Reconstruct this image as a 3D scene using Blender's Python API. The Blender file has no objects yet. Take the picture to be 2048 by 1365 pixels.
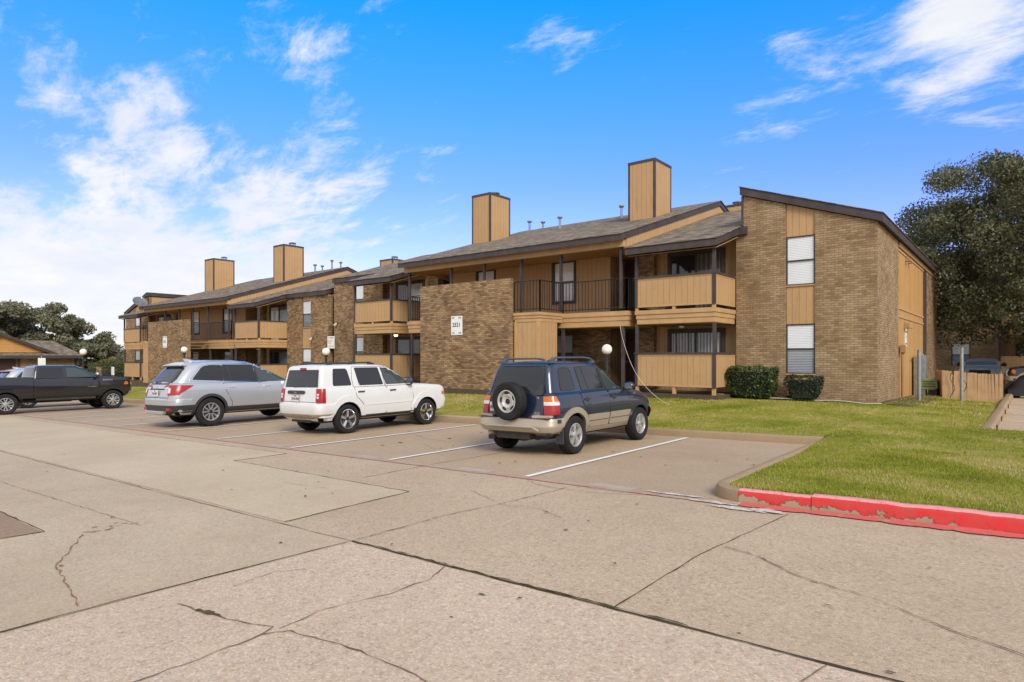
import bpy, bmesh, math, random
import numpy as np
from mathutils import Vector, Matrix
from mathutils.bvhtree import BVHTree
from mathutils.geometry import tessellate_polygon

random.seed(7); RNG = np.random.default_rng(7)
S = bpy.context.scene
COL = S.collection
R = math.radians

# ------------------------------------------------------------------ helpers
def tag(o, label=None, cat=None, group=None, kind=None):
    if label: o['label'] = label
    if cat: o['category'] = cat
    if group: o['group'] = group
    if kind: o['kind'] = kind
    return o

def empty(name, loc, label, cat, group=None, rot=(0, 0, 0)):
    o = bpy.data.objects.new(name, None); COL.objects.link(o)
    o.location = loc; o.rotation_euler = rot; o.empty_display_size = .3
    return tag(o, label, cat, group)

def origin(o):
    v = Vector((0, 0, 0))
    while o is not None:
        v += o.location; o = o.parent
    return v

def smooth_by_angle(me, ang):
    me.polygons.foreach_set('use_smooth', [True] * len(me.polygons))
    try: me.set_sharp_from_angle(angle=R(ang))
    except Exception: pass

class MB:
    """collects shapes; build() links them as one mesh object"""
    def __init__(s): s.v = []; s.f = []; s.m = []
    def add(s, vs, fs, m=0):
        b = len(s.v); s.v += [tuple(p) for p in vs]
        for f in fs: s.f.append(tuple(b + i for i in f)); s.m.append(m)
        return s
    def box(s, x0, x1, y0, y1, z0, z1, m=0):
        if x0 > x1: x0, x1 = x1, x0
        if y0 > y1: y0, y1 = y1, y0
        if z0 > z1: z0, z1 = z1, z0
        vs = [(x0,y0,z0),(x1,y0,z0),(x1,y1,z0),(x0,y1,z0),(x0,y0,z1),(x1,y0,z1),(x1,y1,z1),(x0,y1,z1)]
        return s.add(vs, [(3,2,1,0),(4,5,6,7),(0,1,5,4),(1,2,6,5),(2,3,7,6),(3,0,4,7)], m)
    def quad(s, a, b, c, d, m=0): return s.add([a,b,c,d], [(0,1,2,3)], m)
    def prism(s, pts, ax, a0, a1, m=0):
        """pts: 2D polygon in the plane normal to axis ax (x: (y,z); y: (x,z); z: (x,y))"""
        n = len(pts)
        area = sum(pts[i][0]*pts[(i+1)%n][1]-pts[(i+1)%n][0]*pts[i][1] for i in range(n))
        if area < 0: pts = pts[::-1]
        if a0 > a1: a0, a1 = a1, a0
        def P(p, a):
            return (a,p[0],p[1]) if ax=='x' else (p[0],a,p[1]) if ax=='y' else (p[0],p[1],a)
        vs = [P(p,a0) for p in pts] + [P(p,a1) for p in pts]
        lo = tuple(range(n)); hi = tuple(range(n,2*n))
        sides = [(i,(i+1)%n,n+(i+1)%n,n+i) for i in range(n)]
        fs = [lo[::-1], hi] + sides
        if ax == 'y': fs = [f[::-1] for f in fs]
        return s.add(vs, fs, m)
    def tube(s, pts, r, seg=8, m=0, caps=True):
        pts = [Vector(p) for p in pts]; rs = r if isinstance(r,(list,tuple)) else [r]*len(pts)
        vs=[]; fs=[]
        for i,p in enumerate(pts):
            d = (pts[min(i+1,len(pts)-1)]-pts[max(i-1,0)]).normalized()
            a = d.cross(Vector((0,0,1))); 
            if a.length < 1e-3: a = Vector((1,0,0))
            a.normalize(); b = d.cross(a)
            for k in range(seg):
                t = 2*math.pi*k/seg
                vs.append(p + (a*math.cos(t)+b*math.sin(t))*rs[i])
        for i in range(len(pts)-1):
            for k in range(seg):
                k2=(k+1)%seg
                fs.append((i*seg+k,(i+1)*seg+k,(i+1)*seg+k2,i*seg+k2))
        if caps:
            fs.append(tuple(range(seg))); fs.append(tuple(range((len(pts)-1)*seg,len(pts)*seg))[::-1])
        return s.add(vs, fs, m)
    def lathe(s, prof, c=(0,0,0), ax='z', seg=24, m=0):
        """prof: (radius, height along ax)"""
        vs=[]; fs=[]
        for r,h in prof:
            for k in range(seg):
                t=2*math.pi*k/seg; a,b=r*math.cos(t),r*math.sin(t)
                p=(a,b,h) if ax=='z' else (h,a,b) if ax=='x' else (b,h,a)
                vs.append((p[0]+c[0],p[1]+c[1],p[2]+c[2]))
        n=len(prof)
        for i in range(n-1):
            for k in range(seg):
                k2=(k+1)%seg
                fs.append((i*seg+k,i*seg+k2,(i+1)*seg+k2,(i+1)*seg+k))
        fs.append(tuple(range(seg))[::-1]); fs.append(tuple(range((n-1)*seg,n*seg)))
        return s.add(vs,fs,m)
    def ball(s, c, r, seg=20, rings=12, m=0):
        rr = r if isinstance(r,tuple) else (r,r,r)
        vs=[]; fs=[]
        for i in range(1,rings):
            t=math.pi*i/rings
            for k in range(seg):
                p=2*math.pi*k/seg
                vs.append((c[0]+rr[0]*math.sin(t)*math.cos(p),c[1]+rr[1]*math.sin(t)*math.sin(p),c[2]-rr[2]*math.cos(t)))
        for i in range(rings-2):
            for k in range(seg):
                k2=(k+1)%seg; fs.append((i*seg+k,i*seg+k2,(i+1)*seg+k2,(i+1)*seg+k))
        b=len(vs); vs.append((c[0],c[1],c[2]-rr[2])); vs.append((c[0],c[1],c[2]+rr[2]))
        for k in range(seg):
            k2=(k+1)%seg; fs.append((b,k2,k)); fs.append((b+1,(rings-2)*seg+k,(rings-2)*seg+k2))
        return s.add(vs,fs,m)
    def build(s, name, mats, parent=None, smooth=0, bevel=0, world=True, fixn=False):
        me = bpy.data.meshes.new(name)
        off = origin(parent) if (parent is not None and world) else Vector((0,0,0))
        vs = [(v[0]-off[0],v[1]-off[1],v[2]-off[2]) for v in s.v]
        me.from_pydata(vs, [], s.f)
        if not isinstance(mats,(list,tuple)): mats=[mats]
        for m in mats: me.materials.append(m)
        me.polygons.foreach_set('material_index', s.m)
        if fixn:
            bm=bmesh.new(); bm.from_mesh(me); bmesh.ops.recalc_face_normals(bm, faces=bm.faces); bm.to_mesh(me); bm.free()
        # box-projected uv in metres (world metres for setting and buildings)
        uv = me.uv_layers.new(name='uv'); me.update()
        co = np.array(s.v if len(s.v) else [(0,0,0)])
        li = np.zeros(len(me.loops),dtype=np.int32); me.loops.foreach_get('vertex_index',li)
        pn = np.zeros(len(me.polygons)*3); me.polygons.foreach_get('normal',pn); pn=np.abs(pn.reshape(-1,3))
        lt = np.zeros(len(me.polygons),dtype=np.int32); me.polygons.foreach_get('loop_total',lt)
        fn = np.repeat(pn,lt,axis=0); lc = co[li]
        out = np.empty((len(li),2))
        z = (fn[:,2]>=fn[:,0])&(fn[:,2]>=fn[:,1]); x=(~z)&(fn[:,0]>fn[:,1]); y=~(z|x)
        out[z]=lc[z][:,[0,1]]; out[x]=lc[x][:,[1,2]]; out[y]=lc[y][:,[0,2]]
        uv.data.foreach_set('uv', out.ravel())
        o = bpy.data.objects.new(name, me); COL.objects.link(o)
        if parent is not None: o.parent = parent
        if smooth: smooth_by_angle(me, smooth)
        if bevel:
            b=o.modifiers.new('bevel','BEVEL'); b.width=bevel; b.segments=2; b.limit_method='ANGLE'; b.angle_limit=R(40)
        return o

def structure(mb, name, mats, **k):
    o = mb.build(name, mats, **k); o['kind']='structure'; return o

def copy_tree(o, parent=None):
    c = o.copy(); COL.objects.link(c)
    if parent is not None: c.parent = parent
    for ch in list(o.children): copy_tree(ch, c)
    return c

def text_mesh(name, s, size, mat, parent, loc, rot=(R(90),0,0), ext=.002, bold=0, sx=1, align='CENTER'):
    cu = bpy.data.curves.new(name,'FONT'); cu.body=s; cu.size=size; cu.extrude=ext; cu.offset=bold
    cu.align_x=align; cu.align_y='CENTER'; cu.resolution_u=3
    t = bpy.data.objects.new(name+'_curve',cu); COL.objects.link(t)
    me = bpy.data.meshes.new_from_object(t.evaluated_get(bpy.context.evaluated_depsgraph_get()))
    me.name = name
    bpy.data.objects.remove(t); bpy.data.curves.remove(cu)
    me.materials.clear(); me.materials.append(mat)
    o = bpy.data.objects.new(name, me); COL.objects.link(o); o.parent=parent
    o.location=loc; o.rotation_euler=rot; o.scale=(sx,1,1)
    return o

# ------------------------------------------------------------------ materials
def srgb(r,g,b):
    f=lambda c: ((c/255+.055)/1.055)**2.4 if c>10 else c/255/12.92
    return (f(r),f(g),f(b),1)

class NT:
    def __init__(s, name):
        s.mat = bpy.data.materials.new(name); s.mat.use_nodes=True
        s.t = s.mat.node_tree; s.b = s.t.nodes['Principled BSDF']
    def n(s, typ, ins=None, **props):
        nd = s.t.nodes.new(typ)
        for k,v in props.items(): setattr(nd,k,v)
        for k,v in (ins or {}).items():
            if isinstance(v, bpy.types.NodeSocket): s.t.links.new(v, nd.inputs[k])
            else: nd.inputs[k].default_value = v
        return nd
    def l(s,a,b): s.t.links.new(a,b)
    def math(s,op,a,b=0,c=0,clamp=False):
        return s.n('ShaderNodeMath',{0:a,1:b,2:c},operation=op,use_clamp=clamp).outputs[0]
    def ramp(s,fac,stops,interp='LINEAR'):
        r=s.n('ShaderNodeValToRGB',{0:fac}); cr=r.color_ramp; cr.interpolation=interp
        while len(cr.elements)<len(stops): cr.elements.new(.5)
        for e,(p,c) in zip(cr.elements,stops):
            e.position=p; e.color = c if isinstance(c,tuple) else (c,c,c,1)
        return r.outputs[0]
    def mix(s,fac,a,b,blend='MIX'):
        m=s.n('ShaderNodeMix',data_type='RGBA',blend_type=blend)
        for i,v in ((0,fac),(6,a),(7,b)):
            if isinstance(v,bpy.types.NodeSocket): s.l(v,m.inputs[i])
            else: m.inputs[i].default_value=v
        return m.outputs[2]
    def noise(s,scale,vec=None,detail=4,rough=.55,out=0,dist=0):
        ins={'Scale':scale,'Detail':detail,'Roughness':rough,'Distortion':dist}
        if vec is not None: ins['Vector']=vec
        return s.n('ShaderNodeTexNoise',ins).outputs[out]
    def pos(s): return s.n('ShaderNodeNewGeometry').outputs['Position']
    def uv(s): return s.n('ShaderNodeTexCoord').outputs['UV']
    def obj(s): return s.n('ShaderNodeTexCoord').outputs['Object']
    def bump(s,h,strength=.3,dist=.02):
        b=s.n('ShaderNodeBump',{'Strength':strength,'Distance':dist,'Height':h}); s.l(b.outputs[0],s.b.inputs['Normal'])
    def set(s,color=None,rough=None,metal=None,spec=None,**k):
        m={'Base Color':color,'Roughness':rough,'Metallic':metal,'Specular IOR Level':spec}; m.update(k)
        for kk,v in m.items():
            if v is None: continue
            if isinstance(v,bpy.types.NodeSocket): s.l(v,s.b.inputs[kk])
            else: s.b.inputs[kk].default_value=v
        return s

def plain(name,col,rough=.6,metal=0,spec=.5,var=.12,scale=6,bump=0,**k):
    t=NT(name)
    if var:
        f=t.noise(scale,t.obj(),5)
        lo=tuple(c*(1-var) for c in col[:3])+(1,); hi=tuple(min(1,c*(1+var)) for c in col[:3])+(1,)
        c=t.ramp(f,[(.3,lo),(.7,hi)])
        t.set(c,rough,metal,spec,**k)
        if bump: t.bump(t.noise(scale*8,t.obj(),3),bump,.01)
    else: t.set(col,rough,metal,spec,**k)
    return t.mat

M={}
# --- brick
def brick_mat(name, stops, stain=.5, mortar=(.30,.24,.17,1), rnd=.6):
    t=NT(name); uv=t.uv()
    wob=t.n('ShaderNodeVectorMath',{0:t.noise(9,uv,2,out=1),1:(.5,.5,.5)},operation='SUBTRACT').outputs[0]
    wv=t.n('ShaderNodeVectorMath',{0:wob,'Scale':.012},operation='SCALE').outputs[0]
    uv2=t.n('ShaderNodeVectorMath',{0:uv,1:wv}).outputs[0]
    b=t.n('ShaderNodeTexBrick',{'Vector':uv2,'Color1':(0,0,0,1),'Color2':(1,1,1,1),'Mortar':(0,0,0,1),'Scale':1,
        'Mortar Size':.0075,'Mortar Smooth':.3,'Bias':0,'Brick Width':.205,'Row Height':.0675})
    big=t.noise(1.1,uv,5,.65)
    sep=t.math('ADD',t.math('MULTIPLY',b.outputs[0],rnd),t.math('MULTIPLY',t.math('SUBTRACT',big,.5),1.05))
    fine=t.noise(38,uv,3)
    sep=t.math('ADD',sep,t.math('MULTIPLY',t.math('SUBTRACT',fine,.5),.5))
    sep=t.math('ADD',sep,.5-rnd*.5,clamp=True)
    col=t.ramp(sep,stops)
    # damp, dark staining with a shape of its own
    mp=t.n('ShaderNodeMapping',{'Vector':uv,'Scale':(1.5,.45,1)}).outputs[0]
    st=t.ramp(t.noise(1.3,mp,6,.7),[(.52,0.0),(.74,1.0)])
    col=t.mix(t.math('MULTIPLY',st,stain),col,(.055,.044,.036,1))
    col=t.mix(b.outputs['Fac'],col,mortar)
    t.set(col,.88,spec=.25)
    h=t.math('SUBTRACT',t.math('MULTIPLY',fine,.25),t.math('MULTIPLY',b.outputs['Fac'],1.0))
    h=t.math('ADD',h,t.math('MULTIPLY',b.outputs[0],.22))
    t.bump(h,.55,.012)
    return t.mat
M['brick']=brick_mat('brick',[(.0,(.085,.050,.028,1)),(.22,(.165,.098,.052,1)),(.45,(.265,.163,.084,1)),(.7,(.36,.228,.118,1)),(.88,(.44,.29,.16,1)),(1,(.62,.45,.27,1))],.50,mortar=(.15,.10,.06,1),rnd=.58)
M['brick_tan']=brick_mat('brick_tan',[(.0,(.11,.068,.036,1)),(.25,(.205,.128,.066,1)),(.5,(.315,.210,.117,1)),(.75,(.41,.285,.166,1)),(1,(.52,.385,.24,1))],.32,mortar=(.20,.135,.075,1),rnd=.34)
# --- grooved plywood siding
def siding_mat(name,col,pitch=.2,vert=True):
    t=NT(name); uv=t.uv()
    sp=t.n('ShaderNodeSeparateXYZ',{0:uv}); a=sp.outputs[0 if vert else 1]
    fr=t.math('FRACT',t.math('DIVIDE',a,pitch))
    g=t.math('LESS_THAN',t.math('ABSOLUTE',t.math('SUBTRACT',fr,.5)),.032)
    mp=t.n('ShaderNodeMapping',{'Vector':uv,'Scale':(14,.8,1) if vert else (.8,14,1)}).outputs[0]
    gr=t.noise(3,mp,5,.6); bl=t.noise(.9,uv,4)
    lo=tuple(c*.86 for c in col[:3])+(1,); hi=tuple(c*1.1 for c in col[:3])+(1,)
    c=t.ramp(t.math('ADD',t.math('MULTIPLY',gr,.5),t.math('MULTIPLY',bl,.5)),[(.3,lo),(.7,hi)])
    cell=t.n('ShaderNodeTexWhiteNoise',{'W':t.math('FLOOR',t.math('ADD',t.math('DIVIDE',a,pitch),.5))},noise_dimensions='1D').outputs[0]
    c=t.mix(t.math('MULTIPLY',cell,.10),c,(.36,.20,.07,1))
    dirt=t.ramp(t.noise(2.2,t.n('ShaderNodeMapping',{'Vector':uv,'Scale':(2.5,.5,1)}).outputs[0],6,.7),[(.55,0.0),(.85,.5)])
    c=t.mix(dirt,c,(.17,.10,.05,1))
    c=t.mix(t.math('MULTIPLY',g,.55),c,(.13,.075,.03,1))
    t.set(c,.62,spec=.3)
    t.bump(t.math('SUBTRACT',t.math('MULTIPLY',gr,.12),g),.5,.008)
    return t.mat
YEL=(.485,.296,.142,1)
M['siding']=siding_mat('yellow_siding',YEL,.2)
M['siding_h']=siding_mat('yellow_lap_siding',(.52,.27,.085,1),.2,False)
M['siding_wide']=siding_mat('yellow_panel',(.50,.285,.105,1),1.22)
M['yellow']=plain('yellow_board',(.485,.296,.14,1),.6,var=.10,scale=2.5,spec=.3)
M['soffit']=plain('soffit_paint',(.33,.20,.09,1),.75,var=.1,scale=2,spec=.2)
M['trim']=plain('brown_trim',(.062,.047,.046,1),.55,var=.22,scale=3,spec=.35)
M['maroon']=plain('maroon_door_paint',(.045,.012,.012,1),.45,var=.1)
M['dark']=plain('dark_void',(.012,.010,.009,1),.8,var=0)
M['iron']=plain('black_iron',(.018,.016,.016,1),.5,var=0)
# --- shingles
t=NT('shingles'); uv=t.uv()
b=t.n('ShaderNodeTexBrick',{'Vector':uv,'Color1':(0,0,0,1),'Color2':(1,1,1,1),'Mortar':(0,0,0,1),'Scale':1,'Mortar Size':.006,'Mortar Smooth':.5,'Bias':0,'Brick Width':.26,'Row Height':.135})
f=t.math('ADD',t.math('MULTIPLY',b.outputs[0],.55),t.math('MULTIPLY',t.noise(1.6,uv,5,.7),.45))
f=t.math('ADD',f,t.math('MULTIPLY',t.math('SUBTRACT',t.noise(60,uv,2),.5),.4))
c=t.ramp(f,[(.12,(.085,.062,.042,1)),(.4,(.160,.121,.083,1)),(.62,(.235,.182,.128,1)),(.9,(.34,.275,.205,1))])
c=t.mix(t.math('MULTIPLY',b.outputs['Fac'],.6),c,(.05,.04,.032,1))
t.set(c,.9,spec=.2); t.bump(t.math('SUBTRACT',t.math('MULTIPLY',b.outputs[0],.6),b.outputs['Fac']),.6,.012); M['shingle']=t.mat
# --- window panes with blinds behind the glass
def pane_mat(name,slat,gap,pitch,horiz=True,duty=.3,coat=.9):
    t=NT(name); sp=t.n('ShaderNodeSeparateXYZ',{0:t.uv()}); a=sp.outputs[1 if horiz else 0]
    fr=t.math('FRACT',t.math('DIVIDE',a,pitch))
    g=t.math('LESS_THAN',fr,duty)
    c=t.mix(g,slat,gap)
    c=t.mix(t.math('MULTIPLY',t.noise(3,t.uv(),2),.25),c,tuple(x*.6 for x in gap[:3])+(1,))
    t.set(c,.5,spec=.4); t.b.inputs['Coat Weight'].default_value=coat; t.b.inputs['Coat Roughness'].default_value=.02
    return t.mat
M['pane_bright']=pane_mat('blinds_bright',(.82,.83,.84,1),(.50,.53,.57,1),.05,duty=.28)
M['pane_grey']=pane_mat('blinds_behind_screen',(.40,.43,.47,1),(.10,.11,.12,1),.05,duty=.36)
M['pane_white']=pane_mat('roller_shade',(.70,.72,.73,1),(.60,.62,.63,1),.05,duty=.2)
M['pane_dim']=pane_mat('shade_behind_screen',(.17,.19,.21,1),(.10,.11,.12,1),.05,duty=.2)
M['pane_vert']=pane_mat('vertical_blinds',(.46,.48,.49,1),(.035,.035,.04,1),.11,False,.42)
M['pane_drape']=pane_mat('drapes_behind_glass',(.16,.15,.13,1),(.06,.055,.05,1),.16,False,.45)
M['pane_dark']=plain('dark_glass',(.02,.022,.025,1),.06,var=0,spec=.8)
# --- concrete
def concrete(name,base,pebble,stain,pscale=75,warm=.5):
    t=NT(name); p=t.pos()
    cell=t.n('ShaderNodeTexVoronoi',{'Vector':p,'Scale':pscale,'Randomness':1},feature='F1')
    rnd=t.n('ShaderNodeSeparateColor',{0:cell.outputs['Color']}).outputs[0]
    cell2=t.n('ShaderNodeTexVoronoi',{'Vector':p,'Scale':pscale*.45,'Randomness':1},feature='F1')
    rnd2=t.n('ShaderNodeSeparateColor',{0:cell2.outputs['Color']}).outputs[1]
    dark=tuple(c*.50 for c in base[:3])+(1,); lite=tuple(min(1,c*1.32) for c in base[:3])+(1,)
    c1=t.ramp(rnd,[(.0,tuple(c*.42 for c in base[:3])+(1,)),(.14,tuple(c*.74 for c in base[:3])+(1,)),(.5,base),(.74,(base[0]*1.2,base[1]*1.0,base[2]*.78,1)),(.88,lite),(1,tuple(min(1,c*1.75) for c in base[:3])+(1,))])
    c=t.mix(pebble,base,c1)
    c2=t.ramp(rnd2,[(.0,(base[0]*.62,base[1]*.52,base[2]*.42,1)),(.2,base),(.8,base),(1,lite)])
    c=t.mix(pebble*.55,c,c2)
    n1=t.ramp(t.noise(.35,p,7,.65),[(.35,0.0),(.68,1.0)])
    c=t.mix(t.math('MULTIPLY',n1,stain),c,(base[0]*.66,base[1]*.60,base[2]*.52,1))
    n2=t.ramp(t.noise(2.3,p,6,.7),[(.45,0.0),(.8,1.0)])
    c=t.mix(t.math('MULTIPLY',n2,stain*.8),c,(base[0]*1.18,base[1]*1.12,base[2]*1.02,1))
    # brown drip stains, few
    n3=t.ramp(t.noise(1.1,t.n('ShaderNodeMapping',{'Vector':p,'Scale':(.5,1.3,1),'Location':(3,1,0)}).outputs[0],8,.75),[(.62,0.0),(.78,.45)])
    c=t.mix(n3,c,(base[0]*.55,base[1]*.46,base[2]*.36,1))
    t.set(c,.86,spec=.25)
    t.bump(t.math('ADD',t.math('MULTIPLY',cell.outputs['Distance'],-1),t.math('MULTIPLY',t.noise(160,p,2),.3)),.35*pebble+.08,.006)
    return t.mat
M['conc']=concrete('exposed_concrete',(.48,.362,.25,1),.8,.42,84)
M['conc_pink']=concrete('pale_pebble_concrete',(.545,.42,.305,1),.85,.30,80)
M['conc_stall']=concrete('brown_stall_concrete',(.42,.312,.21,1),.55,.42,85)
M['conc_light']=concrete('pale_concrete',(.53,.42,.29,1),.4,.40,90)
M['conc_slab']=concrete('worn_concrete',(.49,.38,.265,1),.5,.48,80)
M['conc_dark']=concrete('brown_concrete',(.30,.20,.13,1),.35,.2)
M['conc_patch']=concrete('grey_patch_concrete',(.42,.36,.28,1),.2,.3)
M['kerb']=concrete('kerb_concrete',(.34,.245,.15,1),.25,.55,120)
M['kerb_side']=M['kerb']
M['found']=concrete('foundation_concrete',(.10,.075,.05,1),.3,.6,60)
M['joint']=plain('joint_dirt',(.075,.054,.035,1),.95,var=.5,scale=5,spec=.1)
M['crack']=plain('crack_dirt',(.17,.12,.078,1),.95,var=.5,scale=4,spec=.1)
M['moss']=plain('joint_moss',(.07,.065,.018,1),.95,var=.5,scale=6,spec=.1)
M['rust']=plain('rust_stain',(.27,.13,.06,1),.9,var=.3,scale=9)
def worn_paint(name,col,under,amt,scale=7):
    t=NT(name); p=t.pos()
    f=t.ramp(t.noise(scale,p,8,.75),[(amt-.06,0.0),(amt+.06,1.0)])
    c=t.mix(t.math('MULTIPLY',t.noise(40,p,3),.25),col,under)
    t.set(t.mix(f,c,under),.75,spec=.3); return t.mat
M['line_white']=worn_paint('white_line_paint',(.80,.77,.72,1),(.42,.32,.22,1),.68,6)
M['line_pink']=worn_paint('faded_red_line_paint',(.47,.20,.175,1),(.43,.31,.215,1),.50,5)
M['spill']=worn_paint('white_paint_spill',(.68,.64,.58,1),(.46,.35,.245,1),.50,11)
# red kerb: paint flaked off low on the face, faded pink on top
t=NT('red_kerb_paint'); p=t.pos(); sp=t.n('ShaderNodeSeparateXYZ',{0:p})
nz=t.n('ShaderNodeSeparateXYZ',{0:t.n('ShaderNodeNewGeometry').outputs['Normal']}).outputs[2]
red=t.mix(t.ramp(t.noise(9,p,7,.7),[(.4,0.0),(.75,.8)]),(.60,.026,.026,1),(.38,.085,.065,1))
fade=t.math('MULTIPLY',t.ramp(t.math('ADD',nz,t.math('MULTIPLY',t.math('SUBTRACT',t.noise(18,p,5,.7),.5),.9)),[(.62,0.0),(.95,1.0)]),.85)
red=t.mix(fade,red,(.78,.34,.32,1))
zl=t.n('ShaderNodeMapRange',{0:sp.outputs[2],1:-.02,2:.12,3:.16,4:-.12}).outputs[0]
lo=t.math('ADD',t.noise(3.4,p,9,.72),zl)
fl=t.ramp(lo,[(.590,0.0),(.600,1.0)])
edge=t.ramp(lo,[(.562,0.0),(.590,.8),(.615,.35)])
c=t.mix(edge,red,(.06,.03,.022,1))
c=t.mix(fl,c,(.33,.25,.165,1))
t.set(c,.6,spec=.35); t.bump(t.math('ADD',t.math('MULTIPLY',fl,-.8),t.math('MULTIPLY',t.noise(30,p,4),.3)),.5,.006); M['kerb_red']=t.mat
# --- lawn
t=NT('lawn'); p=t.pos()
n1=t.noise(.55,p,6,.65); n2=t.noise(5,p,5,.7); n3=t.noise(45,p,3,.7)
f=t.math('ADD',t.math('MULTIPLY',n1,.5),t.math('ADD',t.math('MULTIPLY',n2,.3),t.math('MULTIPLY',n3,.2)))
c=t.ramp(f,[(.36,(.09,.105,.012,1)),(.46,(.20,.21,.022,1)),(.53,(.30,.26,.055,1)),(.62,(.42,.32,.13,1))])
t.set(c,.95,spec=.1); t.bump(t.math('ADD',n3,t.math('MULTIPLY',n2,.6)),.9,.03); M['lawn']=t.mat
M['ground']=plain('far_ground',(.16,.14,.07,1),.95,var=.3,scale=.3)
M['soil']=plain('bare_soil',(.085,.055,.03,1),.95,var=.4,scale=4,bump=.6)
def leaf_mat(name,stops,rough=.5,spec=.35):
    t=NT(name); a=t.n('ShaderNodeAttribute',attribute_name='tint').outputs['Fac']
    t.set(t.ramp(a,stops),rough,spec=spec)
    tr=t.n('ShaderNodeBsdfTranslucent',{0:t.ramp(a,stops)})
    ms=t.n('ShaderNodeMixShader',{0:.25,1:t.b.outputs[0],2:tr.outputs[0]})
    t.l(ms.outputs[0],t.t.nodes['Material Output'].inputs[0]); return t.mat
M['grass']=leaf_mat('grass_blades',[(.0,(.11,.135,.013,1)),(.35,(.245,.285,.02,1)),(.58,(.37,.35,.05,1)),(.76,(.50,.39,.15,1)),(1,(.60,.47,.24,1))],.8,.1)
M['leaf_oak']=leaf_mat('oak_leaves',[(0,(.06,.063,.032,1)),(.5,(.145,.145,.072,1)),(.85,(.26,.245,.135,1)),(1,(.40,.36,.24,1))],.6,.2)
M['leaf_far']=leaf_mat('far_hazed_leaves',[(0,(.13,.13,.075,1)),(.5,(.20,.195,.115,1)),(1,(.28,.26,.165,1))],.8,.08)  # lightened: the haze of distance is put into the leaf colour
M['leaf_shrub']=leaf_mat('shrub_leaves',[(0,(.018,.035,.008,1)),(.5,(.045,.085,.015,1)),(.9,(.11,.16,.03,1)),(1,(.3,.3,.12,1))],.35,.5)
M['leaf_yew']=leaf_mat('dense_shrub_leaves',[(0,(.014,.028,.012,1)),(.6,(.03,.055,.02,1)),(1,(.07,.10,.035,1))],.5,.4)
M['leaf_dome']=leaf_mat('clipped_dome_leaves',[(0,(.06,.08,.015,1)),(1,(.19,.19,.04,1))],.6,.3)
M['bark']=plain('bark',(.06,.045,.033,1),.9,var=.35,scale=4,bump=.6)
# --- metals etc.
M['galv']=plain('galvanised_steel',(.34,.37,.37,1),.45,.7,var=.15,scale=8)
M['vent']=plain('vent_metal',(.27,.28,.25,1),.5,.5,var=.15,scale=8)
M['white_paint']=plain('white_sign',(.78,.78,.75,1),.4,var=.04,scale=3)
M['ink']=plain('black_ink',(.015,.015,.017,1),.5,var=0)
M['red_ink']=plain('red_ink',(.45,.05,.05,1),.5,var=0)
M['globe']=plain('opal_globe',(.82,.78,.70,1),.25,var=.06,scale=5,**{'Subsurface Weight':.3})
M['cable']=plain('white_cable',(.70,.62,.55,1),.5,var=0)
M['wood']=plain('stained_fence_wood',(.36,.215,.105,1),.8,var=.16,scale=3)
M['green_plastic']=plain('green_plastic',(.22,.29,.11,1),.5,var=.15,scale=5)
M['rock']=plain('brown_rock',(.22,.13,.075,1),.9,var=.3,scale=6,bump=.6)
t=NT('warm_bulb'); t.set((1,.6,.2,1)); t.b.inputs['Emission Color'].default_value=(1,.55,.15,1); t.b.inputs['Emission Strength'].default_value=6; M['bulb']=t.mat

# ------------------------------------------------------------------ camera, light, sky
cam=bpy.data.cameras.new('camera'); co=bpy.data.objects.new('camera',cam); COL.objects.link(co)
cam.sensor_width=36; cam.lens=1270/2048*36; cam.shift_y=.0144; cam.clip_end=3000; cam.clip_start=.05
co.location=(0,0,1.63); co.rotation_euler=(R(90),0,R(38.8)); S.camera=co
S.view_settings.view_transform='Standard'; S.view_settings.look='None'; S.view_settings.gamma=1
S.view_settings.exposure=1.03
S.render.resolution_x=1024; S.render.resolution_y=682
S.cycles.use_denoising=True
SUN_EL,SUN_AZ=R(36),R(124)       # azimuth clockwise from +Y: from the right, a little behind the camera
sd=Vector((math.sin(SUN_AZ)*math.cos(SUN_EL),math.cos(SUN_AZ)*math.cos(SUN_EL),math.sin(SUN_EL)))
sl=bpy.data.lights.new('sun','SUN'); so=bpy.data.objects.new('sun',sl); COL.objects.link(so)
sl.energy=1.6; sl.angle=R(24); sl.color=(1,.94,.86); so.rotation_euler=sd.to_track_quat('Z','Y').to_euler()
W=bpy.data.worlds.new('World'); S.world=W; W.use_nodes=True; nt=W.node_tree; nt.nodes.clear()
class WT(NT):
    def __init__(s): s.t=nt
w=WT()
out=w.n('ShaderNodeOutputWorld'); bg=w.n('ShaderNodeBackground'); w.l(bg.outputs[0],out.inputs[0])
sky=w.n('ShaderNodeTexSky'); sky.sky_type='NISHITA'; sky.sun_disc=False; sky.sun_elevation=SUN_EL; sky.sun_rotation=SUN_AZ
sky.air_density=1.0; sky.dust_density=.6; sky.ozone_density=2.0
d=w.n('ShaderNodeTexCoord').outputs['Generated']
sxyz=w.n('ShaderNodeSeparateXYZ',{0:d}); dz=sxyz.outputs[2]
tint=w.ramp(dz,[(.0,(.80,.82,.92,1)),(.12,(.62,.51,.84,1)),(.26,(.38,.50,.92,1)),(.50,(.03,.68,1.02,1))])
sky_c=w.n('ShaderNodeHueSaturation',{'Hue':.5,'Saturation':1.05,'Value':.98,'Fac':1.0,'Color':sky.outputs[0]}).outputs[0]
sky_c=w.mix(1.0,sky_c,tint,'MULTIPLY')
den=w.math('ADD',w.math('MAXIMUM',dz,0.0),.22)
px=w.math('DIVIDE',sxyz.outputs[0],den); py=w.math('DIVIDE',sxyz.outputs[1],den)
pv=w.n('ShaderNodeCombineXYZ',{0:px,1:py,2:0}).outputs[0]
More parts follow.
